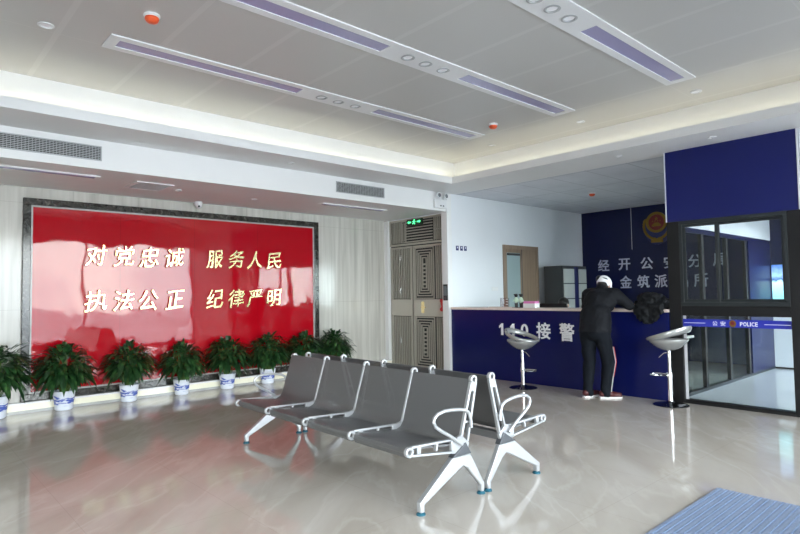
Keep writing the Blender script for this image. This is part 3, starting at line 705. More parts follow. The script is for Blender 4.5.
MB().box(9.06, 9.07, WY-.024, WY-.02, .02, 2.15).build('seam', 'gusset', lf, smooth=False)
# three little navy plates on the white wall
pg = 'little navy plates on the white wall by the steel door'
for i, (x, lab) in enumerate(((7.262, 'tiny dark plate, left of the three on the white wall'), (7.368, 'tiny dark plate, middle of the three on the white wall'), (7.469, 'tiny dark plate, right of the three on the white wall'))):
    t = thing('wall_plate', lab, 'sign', (x, WY, 2.06), pg)
    MB().box(x-.032, x+.032, WY-.008, WY, 2.065, 2.145).build('plate', 'bluefile', t, smooth=False, bevel=.002)
    MB().box(x-.012, x+.012, WY-.01, WY-.008, 2.10, 2.13).build('mark', 'greyletter', t, smooth=False)
sw = thing('light_switch', 'pale switch plate left of the wooden door', 'switch', (8.24, WY, 1.37))
MB().box(8.16, 8.33, WY-.01, WY, 1.365, 1.44).build('plate', 'fixture', sw, smooth=False, bevel=.003)
for x in (8.175, 8.23, 8.285): MB().box(x, x+.04, WY-.013, WY-.01, 1.375, 1.43).build('rocker', 'white', sw, smooth=False)

# ------------------------------------------------------------------ lettering and emblem on the far navy wall
FX = 11.30
s1 = thing('wall_lettering', 'upper row of silver characters on the navy wall behind the counter', 'sign', (FX, 5, 1.76), 'silver lettering on the navy wall')
for ch, y in zip('经开公安分局', (6.085, 5.63, 5.165, 4.705, 4.25, 3.82)):
    glyph(ch, 'greyletter', s1, 'character', (FX-.001, y+.123, 1.755), (0, -1, 0), (0, 0, 1), .25, .24, .015, .014)
s2 = thing('wall_lettering', 'lower row of silver characters on the navy wall behind the counter', 'sign', (FX, 5, 1.38), 'silver lettering on the navy wall')
for ch, y in zip('金筑派出所', (5.61, 5.247, 4.897, 4.52, 4.16)):
    glyph(ch, 'greyletter', s2, 'character', (FX-.001, y+.123, 1.387), (0, -1, 0), (0, 0, 1), .25, .255, .015, .014)
em = thing('police_emblem', 'round red and gold police emblem on the navy wall', 'emblem', (FX, 5.0, 2.28))
EY, EZ = 4.935, 2.63
def star(mb, cy, cz, r, x0, x1, rot=0):
    mb.prism([(cy+(r if i % 2 == 0 else r*.4)*math.sin(i*PI/5+rot), cz+(r if i % 2 == 0 else r*.4)*math.cos(i*PI/5+rot)) for i in range(10)], 'x', x0, x1)
emgold = mat('old_gold', (.22, .13, .015), .45, metal=.5); emred = mat('emblem_red', (.16, .006, .006), .4); emblue = mat('emblem_blue', (.012, .015, .09), .4)
sh = MB().prism([(EY-.27*1.0*math.sin(a)*(1 if abs(a) < 2.6 else .9), EZ-.10+.30*math.cos(a)) for a in (2*PI*i/28 for i in range(28))], 'x', FX-.018, FX-.001).build('shield', emblue, em, smooth=False)
MB().annulus((EY, EZ+.04), .155, .205, 'x', FX-.045, FX-.018, 32).build('ring', emgold, em)
rd = MB().prism([(EY+.155*math.sin(a), EZ+.04+.155*math.cos(a)) for a in (2*PI*i/32 for i in range(32))], 'x', FX-.03, FX-.018).build('red_disc', emred, em, smooth=False)
st_ = MB(); star(st_, EY, EZ+.11, .04, FX-.038, FX-.03)
for k in range(4): star(st_, EY-.075+.05*k, EZ+.065-.0*abs(k-1.5)-.012*abs(abs(k-1.5)-1.5)*0, .014, FX-.038, FX-.03)
st_.build('stars', emgold, em, smooth=False)
gt = MB().box(FX-.038, FX-.03, EY-.09, EY+.09, EZ-.04, EZ-.005).box(FX-.038, FX-.03, EY-.06, EY+.06, EZ+.0, EZ+.018).box(FX-.038, FX-.03, EY-.075, EY+.075, EZ-.005, EZ+.002).box(FX-.038, FX-.03, EY-.045, EY+.045, EZ+.022, EZ+.034)
gt.build('gate_relief', emgold, em, smooth=False)
wr = MB()
for s in (-1, 1):
    for k in range(11):
        a = PI-s*(.10+k*.19); cy, cz = EY+.25*math.sin(a), EZ-.02+.27*math.cos(a)
        wr.ball((FX-.03, cy, cz), (.016, .022, .048), Matrix.Rotation(-(a+s*(PI/2-.5))+0, 3, 'X'), 8)
wr.build('wreath', emgold, em)
MB().box(FX-.04, FX-.018, EY-.12, EY+.12, EZ-.36, EZ-.30).build('ribbon', emgold, em, smooth=False, bevel=.01)

# ------------------------------------------------------------------ glass booth on the right
BX = 7.107
bo = thing('glass_booth', 'dark framed glass booth with blue fascia and police strip at the right', 'booth', (9.1, 2.3, 0))
MB().box(BX-.005, BX+.10, 1.62, 2.98, 2.165, HS-.001).build('fascia', 'fascia', bo, smooth=False)
for a, b in ((2.98, 2.992), (1.606, 1.62)): MB().box(BX-.012, BX+.10, a, b, 2.165, HS-.001).build('fascia_edge', 'edge', bo, smooth=False)
for (a, b) in ((2.848, 2.99), (1.602, 1.735)):
    MB().box(BX-.005, BX+.10, a, b, 0, 2.165).build('post', 'frame', bo, smooth=False, bevel=.004)
MB().box(BX, BX+.10, 1.735, 2.848, 1.035, 1.150).build('middle_rail', 'frame', bo, smooth=False, bevel=.003)
MB().box(BX, BX+.10, 1.735, 2.848, 0, .045).build('bottom_rail', 'frame', bo, smooth=False, bevel=.003)
wf = MB(); ya, yb, za, zb = 1.735, 2.848, 1.150, 2.165
wf.box(BX-.01, BX+.09, ya, yb, zb-.045, zb).box(BX-.01, BX+.09, ya, yb, za, za+.045).box(BX-.01, BX+.09, ya, ya+.04, za+.045, zb-.045).box(BX-.01, BX+.09, yb-.035, yb, za+.045, zb-.045)
W = wf.build('window_frame', 'gframe', bo, smooth=False, bevel=.003)
def sash(y0, y1, x, nm='sash'):
    z0, z1 = 1.195, 2.12; w = .032
    s = MB().box(x, x+.028, y0, y1, z0, z0+w).box(x, x+.028, y0, y1, z1-w, z1).box(x, x+.028, y0, y0+w, z0+w, z1-w).box(x, x+.028, y1-w, y1, z0+w, z1-w).build(nm, 'gframe', W, smooth=False, bevel=.002)
    return s
sash(2.42, 2.813, BX+.005); sash(1.775, 2.45, BX+.045)
MB().box(BX+.017, BX+.021, 2.452, 2.781, 1.227, 2.088).build('pane', 'glass', W, smooth=False)
MB().box(BX+.057, BX+.061, 1.807, 2.418, 1.227, 2.088).build('pane', 'glass', W, smooth=False)
MB().box(BX+.04, BX+.05, 1.735, 2.848, .045, 1.035).build('lower_glass', 'glass', bo, smooth=False)
MB().box(BX+.035, BX+.039, 2.815, 2.848, .045, 1.035).build('glass_bead', 'edge', bo, smooth=False)
stp = MB().box(BX+.030, BX+.034, 1.735, 2.848, .908, .995).build('police_strip', 'strip', bo, smooth=False)
sx = BX+.0295
for a, b in ((2.60, 2.835), (1.75, 1.995)): MB().box(sx-.001, sx+.002, a, b, .947, .953).build('strip_line', 'letter', stp, smooth=False)
glyph('公', 'letter', stp, 'character', (sx+.002, 2.522, .923), (0, -1, 0), (0, 0, 1), .055, .052, .003, .006)
glyph('安', 'letter', stp, 'character', (sx+.002, 2.437, .923), (0, -1, 0), (0, 0, 1), .055, .052, .003, .006)
yy = 2.235
for ch, w in zip('POLICE', (.028, .033, .022, .010, .031, .024)):
    glyph(ch, 'letter', stp, 'letter', (sx+.002, yy, .926), (0, -1, 0), (0, 0, 1), w, .046, .003, .02); yy -= w+.0055
mb = MB().prism([(2.309+.036*math.sin(a), .951+.04*math.cos(a)) for a in (2*PI*i/24 for i in range(24))], 'x', sx-.002, sx+.001); mb.build('small_emblem', emgold, stp, smooth=False)
MB().prism([(2.309+.022*math.sin(a), .956+.022*math.cos(a)) for a in (2*PI*i/24 for i in range(24))], 'x', sx-.004, sx-.002).build('emblem_disc', emred, stp, smooth=False)
# side partition towards the counter
PYL = 2.98
for x in (8.13, 9.03, 9.84):
    MB().box(x-.035, x+.035, PYL-.025, PYL+.025, .05, 2.08).build('post', 'frame', bo, smooth=False, bevel=.003)
MB().box(BX+.1, 11.05, PYL-.03, PYL+.03, 0, .05).build('sill', 'gframe', bo, smooth=False)
MB().box(BX+.1, 11.05, PYL-.02, PYL+.02, 2.08, 2.14).build('header', 'navy', bo, smooth=False)
MB().box(9.95, 11.05, PYL-.025, PYL+.025, .05, 2.08).build('solid_panel', 'navy', bo, smooth=False)
MB().box(BX+.1, 11.05, PYL-.03, PYL+.02, 2.14, HS-.002).build('upper_panel', 'whitewall', bo, smooth=False)
for a, b in ((BX+.1, 8.095), (8.165, 8.995), (9.065, 9.805)): MB().box(a, b, PYL-.003, PYL+.003, .05, 2.08).build('partition_glass', 'pglass', bo, smooth=False)
# end wall and outer side
MB().box(11.05, 11.12, 1.6, PYL, .98, HS-.002).build('end_panel', 'navy', bo, smooth=False)
MB().box(11.05, 11.12, 1.6, PYL, .0, .04).build('end_rail', 'frame', bo, smooth=False); MB().box(11.05, 11.12, 1.6, PYL, .93, .98).build('end_rail', 'frame', bo, smooth=False)
MB().box(11.06, 11.10, 1.6, PYL, .04, .93).build('end_white_panel', mat('white_booth_panel', (.78, .82, .86), .35), bo, smooth=False)
for x in (7.30, 8.55, 9.8, 11.03): MB().box(x-.04, x+.04, 1.60, 1.66, 0, 2.3).build('outer_post', 'frame', bo, smooth=False)
MB().box(7.26, 11.07, 1.60, 1.66, 2.25, HS-.002).build('outer_upper_panel', 'whitewall', bo, smooth=False)
for a, b in ((7.34, 8.51), (8.59, 9.76), (9.84, 10.99)): MB().box(a, b, 1.625, 1.633, 0, 2.25).build('outer_glass', 'glass', bo, smooth=False)
MB().box(BX+.1, 11.05, 1.66, PYL-.03, .0005, .012).build('booth_floor', mat('white_floor_tile', (.80, .82, .85), .12, spec=.6), bo, smooth=False)
dsn = thing('display_screen', 'tall lit blue and cyan poster screen at the end of the booth', 'screen', (11.05, 2.84, 1.02))
MB().box(11.015, 11.05, 2.735, 2.955, 1.0, 1.75).build('screen_frame', 'black', dsn, smooth=False, bevel=.003)
sm = mat('lit_poster', (.3, .6, .7), .3); nt = sm.node_tree; b = nt.nodes['Principled BSDF']; g_, s_ = pos_xyz(nt)
r = ramp(nt, [(.0, (.10, .5, .6)), (.45, (.45, .85, .9)), (.60, (.6, .9, .95)), (.64, (.04, .12, .35)), (.75, (.35, .55, .8)), (1, (.05, .15, .5))])
zz = math_(nt, 'SUBTRACT', s_.outputs[2], 1.02); zz = math_(nt, 'DIVIDE', zz, .71)
nz = N(nt, 'ShaderNodeTexNoise'); nz.inputs['Scale'].default_value = 16; nt.links.new(g_.outputs['Position'], nz.inputs['Vector'])
zz = math_(nt, 'ADD', zz, math_(nt, 'MULTIPLY_ADD', nz.outputs['Fac'], .16, -.08)); nt.links.new(zz, r.inputs['Fac'])
nt.links.new(r.outputs['Color'], b.inputs['Emission Color']); b.inputs['Emission Strength'].default_value = .9; nt.links.new(r.outputs['Color'], b.inputs['Base Color'])
MB().box(11.012, 11.016, 2.75, 2.94, 1.02, 1.73).build('screen_face', sm, dsn, smooth=False)

# ------------------------------------------------------------------ bar stools
def stool(label, back, foot, loc, lift):
    t = thing('bar_stool', label, 'stool', (0, 0, 0), 'silver shell bar stools at the counter')
    MB().lathe([(0, 0), (.19, 0), (.195, .006), (.18, .014), (.06, .03), (.035, .05), (0, .05)], n=40).build('base', 'darkchrome', t)
    H = .60+lift
    MB().cone((0, 0, .03), (0, 0, .36), .028, .028).cone((0, 0, .34), (0, 0, H-.05), .02, .02).build('column', 'chrome', t)
    fz = .27+lift*.9
    fr = MB(); fr.tube([(.02, 0, fz), (.06, .05*foot, fz), (.09, .13*foot, fz), (.06, .2*foot, fz), (0, .215*foot, fz), (-.06, .2*foot, fz), (-.09, .13*foot, fz), (-.06, .05*foot, fz), (-.02, 0, fz)], .009, 8); fr.cone((0, 0, fz-.03), (0, 0, fz+.03), .033, .033)
    fr.build('footrest', 'chrome', t)
    MB().tube([(0, 0, H-.07), (0, -.06*back, H-.085), (0, -.12*back, H-.14)], .006, 8).build('lever', 'chrome', t)
    # bowl seat: shallow shell, higher at the back
    s = MB(); nu, nv = 36, 8; th = .014; layers = []
    def P(r, a, off):
        x = .21*r*math.cos(a); y = .225*r*math.sin(a)
        z = H-.04 + .125*r**2.2 + .012*(y*back/.225)*r - off
        return Vector((x, y, z))
    for off in (0, th):
        c = s.bm.verts.new(P(0, 0, off)); layers.append([[c]] + [[s.bm.verts.new(P(j/nv*.98, 2*PI*i/nu, off)) for i in range(nu)] for j in range(1, nv+1)])
    for Ly in layers:
        for i in range(nu):
            s.bm.faces.new((Ly[0][0], Ly[1][i], Ly[1][(i+1)%nu]))
            for j in range(1, nv): s.bm.faces.new((Ly[j][i], Ly[j+1][i], Ly[j+1][(i+1)%nu], Ly[j][(i+1)%nu]))
    for i in range(nu): s.bm.faces.new((layers[0][nv][i], layers[0][nv][(i+1)%nu], layers[1][nv][(i+1)%nu], layers[1][nv][i]))
    s.build('seat', 'silver', t, ang=60)
    # the loop back: a flattened band that rises from the seat front to the back
    s = MB(); n = 48; k = 10; rings = []
    for i in range(n):
        a = 2*PI*i/n; ct = (math.sin(a)*back+1)/2     # 0 front .. 1 back
        cx_, cy_ = .205*math.cos(a), .235*math.sin(a); cz = H+.078+.13*ct**1.25
        out = Vector((math.cos(a), math.sin(a), 0)); hh = .020+.020*ct; ww = .019
        tilt = .5*ct
        rings.append([s.bm.verts.new(Vector((cx_, cy_, cz)) + out*(ww*math.cos(q)+tilt*hh*math.sin(q)*.6) + Vector((0, 0, hh*math.sin(q)))) for q in (2*PI*j/k for j in range(k))])
    for i in range(n):
        for j in range(k): s.bm.faces.new((rings[i][j], rings[i][(j+1)%k], rings[(i+1)%n][(j+1)%k], rings[(i+1)%n][j]))
    s.build('backrest_loop', 'silver', t)
    t.location = loc
    return t
stool('silver shell bar stool in front of the 110 lettering', 1, -1, (6.70, 4.87, 0), -.015)
stool('silver shell bar stool beside the glass booth, nearer the camera', -1, 1, (6.86, 2.91, 0), .085)

# ------------------------------------------------------------------ people
def hand(mb, wrist, palm_dir, side, down, s=1.0):
    """palm with four curled fingers and a thumb leaving the side near its base"""
    w = Vector(wrist); d = Vector(palm_dir).normalized(); sd = Vector(side).normalized(); dn = Vector(down).normalized()
    mb.cap(w, w+d*.03*s, .027*s, .026*s)
    for k, (o, L) in enumerate(((-.030, .066), (-.010, .075), (.010, .070), (.029, .055))):
        b = w + d*.02*s + sd*o*.6*s; kn = w + d*.088*s + sd*o*s
        mb.cap(b, kn, .014*s, .0115*s)
        p1 = kn + (d*.8+dn*.35).normalized()*L*.45*s; p2 = p1 + (d*.55+dn*.8).normalized()*L*.32*s; p3 = p2 + (d*.2+dn).normalized()*L*.25*s
        mb.cap(kn, p1, .0095*s, .0085*s); mb.cap(p1, p2, .0085*s, .008*s); mb.cap(p2, p3, .008*s, .007*s)
    t0 = w+d*.02*s-sd*.022*s; t1 = t0+(d*.6-sd*.8).normalized()*.042*s; t2 = t1+(d*.9-sd*.25+dn*.3).normalized()*.03*s
    mb.cap(t0, t1, .014*s, .011*s); mb.cap(t1, t2, .011*s, .0085*s)
def head_shape(mb, c, fwd, up, s=1.0):
    """skull, jaw, nose, ears, lips, brow; c = centre of head"""
    f = Vector(fwd).normalized(); u = (Vector(up)-f*Vector(up).dot(f)).normalized(); r = f.cross(u)
    R = Matrix((r, f, u)).transposed(); c = Vector(c)
    def L(a, b, z): return c + (r*a+f*b+u*z)*s
    mb.ball(L(0, -.012, .025), (.076*s, .096*s, .088*s), R, 20); mb.ball(L(0, .022, -.045), (.056*s, .066*s, .068*s), R, 16)
    mb.ball(L(0, .055, -.092), (.026*s, .024*s, .02*s), R, 12)
    mb.cap(L(0, .082, .01), L(0, .100, -.028), .010*s, .014*s); mb.ball(L(.012, .092, -.03), .009*s); mb.ball(L(-.012, .092, -.03), .009*s)
    mb.ball(L(0, .084, -.060), (.024*s, .010*s, .006*s), R, 10); mb.ball(L(0, .082, -.070), (.021*s, .010*s, .007*s), R, 10)
    for q in (-1, 1):
        mb.ball(L(q*.078, -.008, -.005), (.010*s, .020*s, .032*s), R, 10); mb.ball(L(q*.031, .079, .026), (.022*s, .010*s, .007*s), R, 10); mb.ball(L(q*.04, .058, -.02), (.022*s, .02*s, .02*s), R, 10)
    return L, R
# --- the person leaning on the counter
pe = thing('person', 'person in white cap, black jacket and dark trousers leaning over the counter', 'person', (6.75, 3.75, 0))
hipL, hipR = Vector((6.60, 3.80, .84)), Vector((6.63, 3.63, .84))
kneeL, kneeR = Vector((6.69, 3.84, .46)), Vector((6.76, 3.62, .46))
ankL, ankR = Vector((6.67, 3.86, .085)), Vector((6.75, 3.665, .085))
pel = Vector((6.615, 3.71, .90)); wai = Vector((6.69, 3.73, 1.04)); che = Vector((6.81, 3.74, 1.20)); nkb = Vector((6.90, 3.76, 1.33))
shL, shR = Vector((6.86, 3.92, 1.295)), Vector((6.87, 3.565, 1.295))
elL, elR = Vector((6.93, 4.0, 1.13)), Vector((6.95, 3.42, 1.155)); haL, haR = Vector((7.15, 3.83, 1.135)), Vector((7.11, 3.50, 1.165))
hd = Vector((7.00, 3.775, 1.40))
mb = MB(); hf, hu = Vector((.72, .05, -.68)), Vector((.66, .05, .75))
Lh, Rh = head_shape(mb, hd, hf, hu)
mb.cap(nkb, hd+Vector((-.03, -.01, -.04)), .058, .052)
mb.cap(wai, che, .125, .13); mb.ball(che, (.11, .165, .14)); mb.cap(pel, wai, .105, .11); mb.cap(shL, shR, .06, .06)
for h, k, a in ((hipL, kneeL, ankL), (hipR, kneeR, ankR)): mb.cap(h, k, .075, .055); mb.cap(k, a, .055, .036); mb.cap(a, a+Vector((.10, -.03, -.05)), .035, .028)
for s_, e, h in ((shL, elL, haL), (shR, elR, haR)): mb.cap(s_, e, .05, .04); mb.cap(e, h, .038, .026)
hand(mb, haL, (1, -.3, -.05), (-.3, -1, 0), (0, 0, -1)); hand(mb, haR, (.97, -.2, -.1), (.2, .97, 0), (0, 0, -1))
blob('body', mb, 'skin', pe, .007, 4)
jk = MB()
jk.cap(pel+Vector((-.005, .045, -.12)), wai+Vector((-.01, .05, 0)), .16, .145); jk.cap(pel+Vector((-.005, -.045, -.12)), wai+Vector((-.01, -.05, 0)), .16, .145); jk.ball(wai, (.15, .19, .15)); jk.ball(che, (.145, .215, .17)); jk.cap(wai, che, .15, .155)
jk.cap(shL, shR, .088, .088); jk.cap(che, nkb, .14, .085); jk.cap(nkb+Vector((-.01, 0, 0)), nkb+Vector((.015, .005, .035)), .078, .07)
for s_, e, h in ((shL, elL, haL), (shR, elR, haR)):
    jk.cap(s_, e, .085, .064); jk.cap(e, e.lerp(h, .78), .064, .044)
JK = blob('jacket', jk, 'jacket', pe, .012, 5, .009, 11)
b_ = bmesh.new(); b_.from_mesh(JK.data); pc = pel+Vector((0, 0, -.07))-Vector(pe.location)
bmesh.ops.bisect_plane(b_, geom=b_.verts[:]+b_.edges[:]+b_.faces[:], plane_co=pc, plane_no=(.08, 0, 1), clear_inner=True)
b_.to_mesh(JK.data); b_.free()
tr_ = MB()
tr_.ball(pel+Vector((0, 0, -.04)), (.135, .175, .14))
for h, k, a in ((hipL, kneeL, ankL), (hipR, kneeR, ankR)):
    tr_.cap(h+Vector((0, 0, .02)), k, .105, .08); tr_.cap(k, a+Vector((0, 0, .02)), .08, .062); tr_.cap(a+Vector((0, 0, .02)), a+Vector((.012, 0, -.02)), .064, .066)
TRO = blob('trousers', tr_, 'trousers', pe, .012, 5, .008, 10)
sd = MB(); offs = Vector((.03, -.095, 0))
pts = [hipR+Vector((.02, -.112, -.02)), hipR.lerp(kneeR, .5)+Vector((.03, -.093, 0)), kneeR+Vector((.03, -.082, 0)), kneeR.lerp(ankR, .5)+Vector((.03, -.067, 0)), ankR+Vector((.03, -.062, 0))]
sd.tube(pts[1:], .007, 8); ss = sd.build('side_stripe', 'vent', TRO); 
MB().tube([p+Vector((.008, -.003, 0)) for p in pts[1:4]], .006, 8).build('red_piping', 'red2', TRO)
def shoe(a, d, side):
    d = Vector((d[0], d[1], 0)).normalized(); n_ = Vector((-d.y, d.x, 0)); c = Vector((a.x, a.y, 0))
    def Q(u, v, z): return c+d*u+n_*v+Vector((0, 0, z))
    m1 = MB(); m1.cap(Q(-.04, 0, .06), Q(.06, 0, .055), .042, .04); m1.cap(Q(.06, 0, .05), Q(.17, 0, .038), .042, .034); m1.cap(Q(-.01, 0, .07), Q(-.01, 0, .10), .042, .042); m1.ball(Q(.10, 0, .045), (.05, .05, .03))
    s_ = blob('shoe', m1, 'shoe', pe, .006, 4)
    out = [(-.085, 0), (-.075, .03), (-.03, .042), (.05, .043), (.13, .048), (.18, .035), (.21, .0), (.18, -.035), (.13, -.045), (.05, -.04), (-.03, -.04), (-.075, -.03)]
    MB().prism([(Q(u, v, 0).x, Q(u, v, 0).y) for u, v in out], 'z', 0.0, .022).build('sole', 'sole', s_, bevel=.006)
shoe(ankL, (.93, -.2), 1); shoe(ankR, (.72, -.75), -1)
# cap / hair
hr = MB(); hr.ball(Lh(0, -.018, .028), (.084, .102, .092), Rh, 20); hr.ball(Lh(0, -.06, -.02), (.068, .05, .06), Rh, 14)
blob('hair', hr, 'hair', pe, .007, 3)
cp = MB(); cp.ball(Lh(0, -.022, .040), (.094, .112, .092), Rh, 24); cp.ball(Lh(0, .07, .055), (.07, .06, .012), Rh, 16)
bm2 = cp.bm; cut = Lh(0, 0, .005)
bmesh.ops.bisect_plane(bm2, geom=bm2.verts[:]+bm2.edges[:]+bm2.faces[:], plane_co=cut, plane_no=(Rh @ Vector((.3, -.75, 1))).normalized(), clear_inner=True)
bmesh.ops.solidify(bm2, geom=bm2.faces[:], thickness=.004)
CAPO = cp.build('cap', 'cap', pe)
pp_ = MB(); pp_.ball(Lh(-.045, -.065, .055), (.052, .072, .052), Rh, 16); pp_.ball(Lh(.02, -.098, .035), (.055, .034, .014), Rh, 16); pp_.build('dark_patch', 'black', CAPO)

# --- the officer seated behind the counter
po = thing('person', 'black-haired person seated behind the counter, only the head top showing', 'person', (8.2, 5.09, 0))
mb = MB(); c = Vector((8.15, 5.10, 1.115)); Lo, Ro = head_shape(mb, c, (-.85, -.1, -.45), (-.4, 0, .9))
mb.cap((8.22, 5.10, .93), (8.19, 5.10, 1.05), .055, .05); mb.cap((8.27, 5.10, .55), (8.24, 5.10, .80), .12, .13); mb.cap((8.24, 5.28, .86), (8.24, 4.92, .86), .06, .06)
for s_ in (-1, 1):
    y = 5.10+s_*.19; mb.cap((8.23, y, .86), (8.10, y+s_*.05, .66), .05, .04); mb.cap((8.10, y+s_*.05, .66), (7.88, y-s_*.06, .80), .038, .027)
    hand(mb, (7.87, y-s_*.06, .80), (-1, -s_*.2, -.1), (0, s_, 0), (0, 0, -1))
    mb.cap((8.25, 5.10+s_*.1, .50), (7.95, 5.10+s_*.12, .49), .08, .058); mb.cap((7.95, 5.10+s_*.12, .48), (8.0, 5.10+s_*.12, .08), .055, .036); mb.cap((8.0, 5.10+s_*.12, .04), (7.88, 5.10+s_*.12, .03), .036, .028)
blob('body', mb, 'skin', po, .009, 4)
sh_ = MB(); sh_.cap((8.27, 5.10, .52), (8.25, 5.10, .82), .145, .145); sh_.ball((8.25, 5.10, .78), (.13, .19, .14)); sh_.cap((8.24, 5.29, .865), (8.24, 4.91, .865), .072, .072)
for s_ in (-1, 1):
    y = 5.10+s_*.19; sh_.cap((8.23, y, .86), (8.10, y+s_*.05, .66), .07, .055); sh_.cap((8.10, y+s_*.05, .66), (7.94, y-s_*.03, .765), .053, .042)
blob('shirt', sh_, 'shirt', po, .014, 4, .006)
tt = MB()
for s_ in (-1, 1): tt.cap((8.26, 5.10+s_*.09, .50), (7.94, 5.10+s_*.12, .50), .10, .075); tt.cap((7.94, 5.10+s_*.12, .49), (8.0, 5.10+s_*.12, .12), .074, .06)
blob('trousers', tt, 'shirt', po, .014, 4)
hh_ = MB(); hh_.ball(Lo(0, -.022, .036), (.085, .102, .090), Ro, 20); blob('hair', hh_, 'hair', po, .008, 3)
ch = thing('office_chair', 'dark office chair under the seated person behind the counter', 'chair', (8.3, 5.1, 0))
MB().box(8.02, 8.46, 4.88, 5.32, .36, .41).build('seat', 'black', ch, bevel=.02); MB().box(8.445, 8.49, 4.90, 5.30, .50, .90).build('backrest', 'black', ch, bevel=.02)
MB().cone((8.25, 5.1, .06), (8.25, 5.1, .36), .025, .025).box(8.455, 8.475, 5.06, 5.14, .38, .55).build('post', 'chrome', ch)
for k in range(5):
    a = 2*PI*k/5; MB().tube([(8.25, 5.1, .08), (8.25+.26*math.cos(a), 5.1+.26*math.sin(a), .055)], .016, 8).ball((8.25+.26*math.cos(a), 5.1+.26*math.sin(a), .026), .026).build('leg', 'black', ch)

# --- coat dropped on the counter
ct = MB()
rnd = random.Random(5)
ct.ball((7.20, 3.22, 1.17), (.13, .26, .07)); ct.ball((7.19, 3.06, 1.17), (.10, .11, .07)); ct.cap((7.12, 3.38, 1.14), (7.1, 3.02, 1.20), .035, .03); ct.ball((7.16, 3.25, 1.24), (.10, .17, .075)); ct.ball((7.17, 3.16, 1.21), (.10, .13, .09)); ct.ball((7.22, 3.36, 1.15), (.08, .12, .05))
ct.cap((7.20, 3.44, 1.15), (7.17, 3.28, 1.27), .03, .035); ct.cap((7.15, 3.30, 1.285), (7.2, 3.13, 1.24), .035, .03); ct.cap((7.08, 3.38, 1.14), (7.09, 3.2, 1.21), .04, .04)
for y, z in ((3.38, 1.06), (3.345, 1.0), (3.31, .975), (3.27, .955), (3.23, .95), (3.19, .945), (3.15, .97), (3.11, 1.02), (3.07, 1.06)): ct.cap((7.05, y, 1.14), (7.035+rnd.uniform(-.008, .008), y+rnd.uniform(-.01, .01), z), .036, .026)
o = blob('coat', ct, 'coatm', None, .010, 3, .022, 14)
tag(o, 'black coat heaped on the counter, one side hanging over the edge', 'coat')

# ------------------------------------------------------------------ floor mat
mt = thing('floor_mat', 'blue-grey ribbed entrance mat on the marble floor, bottom right', 'mat', (3.0, .9, 0))
mb = MB().box(1.9, 4.215, .25, 1.50, 0.001, .010).build('mat_pile', 'rug', mt, smooth=False, bevel=.003)
rm = MB(); k = 0
y = .27
while y < 1.49: rm.box(1.92, 4.195, y, y+.014, .010, .014); y += .04
rm.build('ribs', 'rug', mt, smooth=False)

# ------------------------------------------------------------------ daylight, camera, colour
w = bpy.data.worlds.new('sky'); SC.world = w; w.use_nodes = True; nt = w.node_tree; bg = nt.nodes['Background']
tc = N(nt, 'ShaderNodeTexCoord'); s = N(nt, 'ShaderNodeSeparateXYZ'); nt.links.new(tc.outputs['Generated'], s.inputs[0])
r = ramp(nt, [(.0, (.80, .79, .78)), (.5, (1.0, .985, .96)), (.75, (.92, .95, 1.0)), (1, (.75, .85, 1.0))])
nt.links.new(math_(nt, 'MULTIPLY_ADD', s.outputs[2], .5, .5), r.inputs['Fac']); cn = N(nt, 'ShaderNodeTexNoise'); cn.inputs['Scale'].default_value = 5; cn.inputs['Detail'].default_value = 4; nt.links.new(tc.outputs['Generated'], cn.inputs['Vector'])
cr = ramp(nt, [(.35, (.55, .60, .70)), (.6, (1.15, 1.13, 1.1))]); nt.links.new(cn.outputs['Fac'], cr.inputs['Fac'])
mm = N(nt, 'ShaderNodeMix'); mm.data_type = 'RGBA'; mm.blend_type = 'MULTIPLY'; mm.inputs[0].default_value = 1
nt.links.new(r.outputs['Color'], mm.inputs[6]); nt.links.new(cr.outputs['Color'], mm.inputs[7]); nt.links.new(mm.outputs[2], bg.inputs['Color'])
bg.inputs['Strength'].default_value = 12
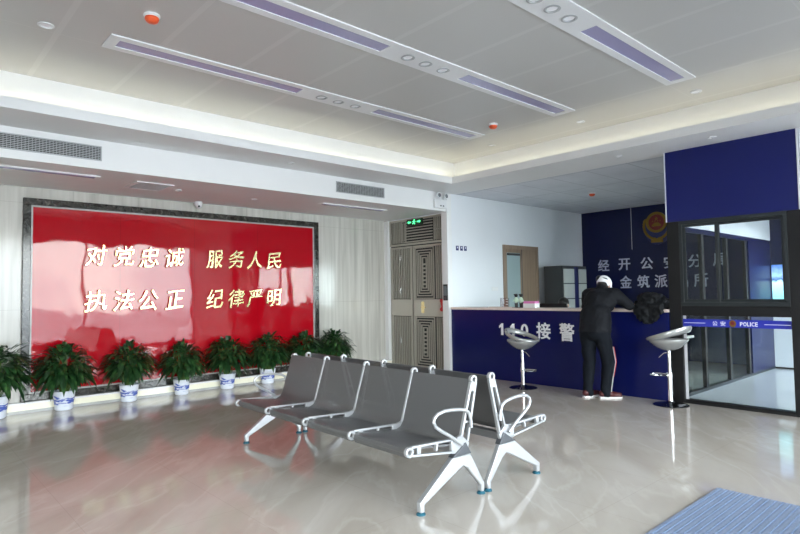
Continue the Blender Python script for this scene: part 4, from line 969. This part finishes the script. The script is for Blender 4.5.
def portal(x0, x1, z0, z1, y, rot):
    l = bpy.data.lights.new('portal', 'AREA'); l.shape = 'RECTANGLE'; l.size = x1-x0; l.size_y = z1-z0; l.cycles.is_portal = True
    o = bpy.data.objects.new('window_portal', l); COL.objects.link(o); o.location = ((x0+x1)/2, y, (z0+z1)/2); o.rotation_euler = rot
portal(-4, 7.1, 0, 2.85, -1.26, (PI/2, 0, 0))
portal(7.3, 11.0, 0, 2.25, 1.58, (PI/2, 0, 0))
l = bpy.data.lights.new('portal', 'AREA'); l.shape = 'RECTANGLE'; l.size = 2.85; l.size_y = 2.8; l.cycles.is_portal = True
o = bpy.data.objects.new('window_portal', l); COL.objects.link(o); o.location = (-4.16, .2, 1.43); o.rotation_euler = (0, -PI/2, 0)  # portal for the added side window

f, yaw, pitch, roll = 573.88, .8354, .0459, -.0151
F = Vector((math.cos(yaw)*math.cos(pitch), math.sin(yaw)*math.cos(pitch), math.sin(pitch)))
r0 = Vector((math.sin(yaw), -math.cos(yaw), 0)); u0 = r0.cross(F)
R = r0*math.cos(roll)+u0*math.sin(roll); U = -r0*math.sin(roll)+u0*math.cos(roll)
cam = bpy.data.cameras.new('camera'); co = bpy.data.objects.new('camera', cam); COL.objects.link(co)
co.matrix_world = Matrix((( R.x, U.x, -F.x, 0), (R.y, U.y, -F.y, 0), (R.z, U.z, -F.z, 1.35), (0, 0, 0, 1)))
cam.sensor_fit = 'HORIZONTAL'; cam.sensor_width = 36; cam.lens = f*36/800; cam.clip_start = .05; cam.clip_end = 300
SC.camera = co
SC.view_settings.view_transform = 'Standard'; SC.view_settings.look = 'None'; SC.view_settings.gamma = 1; SC.view_settings.use_curve_mapping = False
SC.view_settings.exposure = 0.55
c = SC.cycles
c.max_bounces = 9; c.diffuse_bounces = 5; c.glossy_bounces = 5; c.transparent_max_bounces = 16; c.transmission_bounces = 4
c.caustics_reflective = False; c.caustics_refractive = False; c.sample_clamp_indirect = 6; c.use_denoising = True
try: c.denoiser = 'OPENIMAGEDENOISE'
except Exception: pass
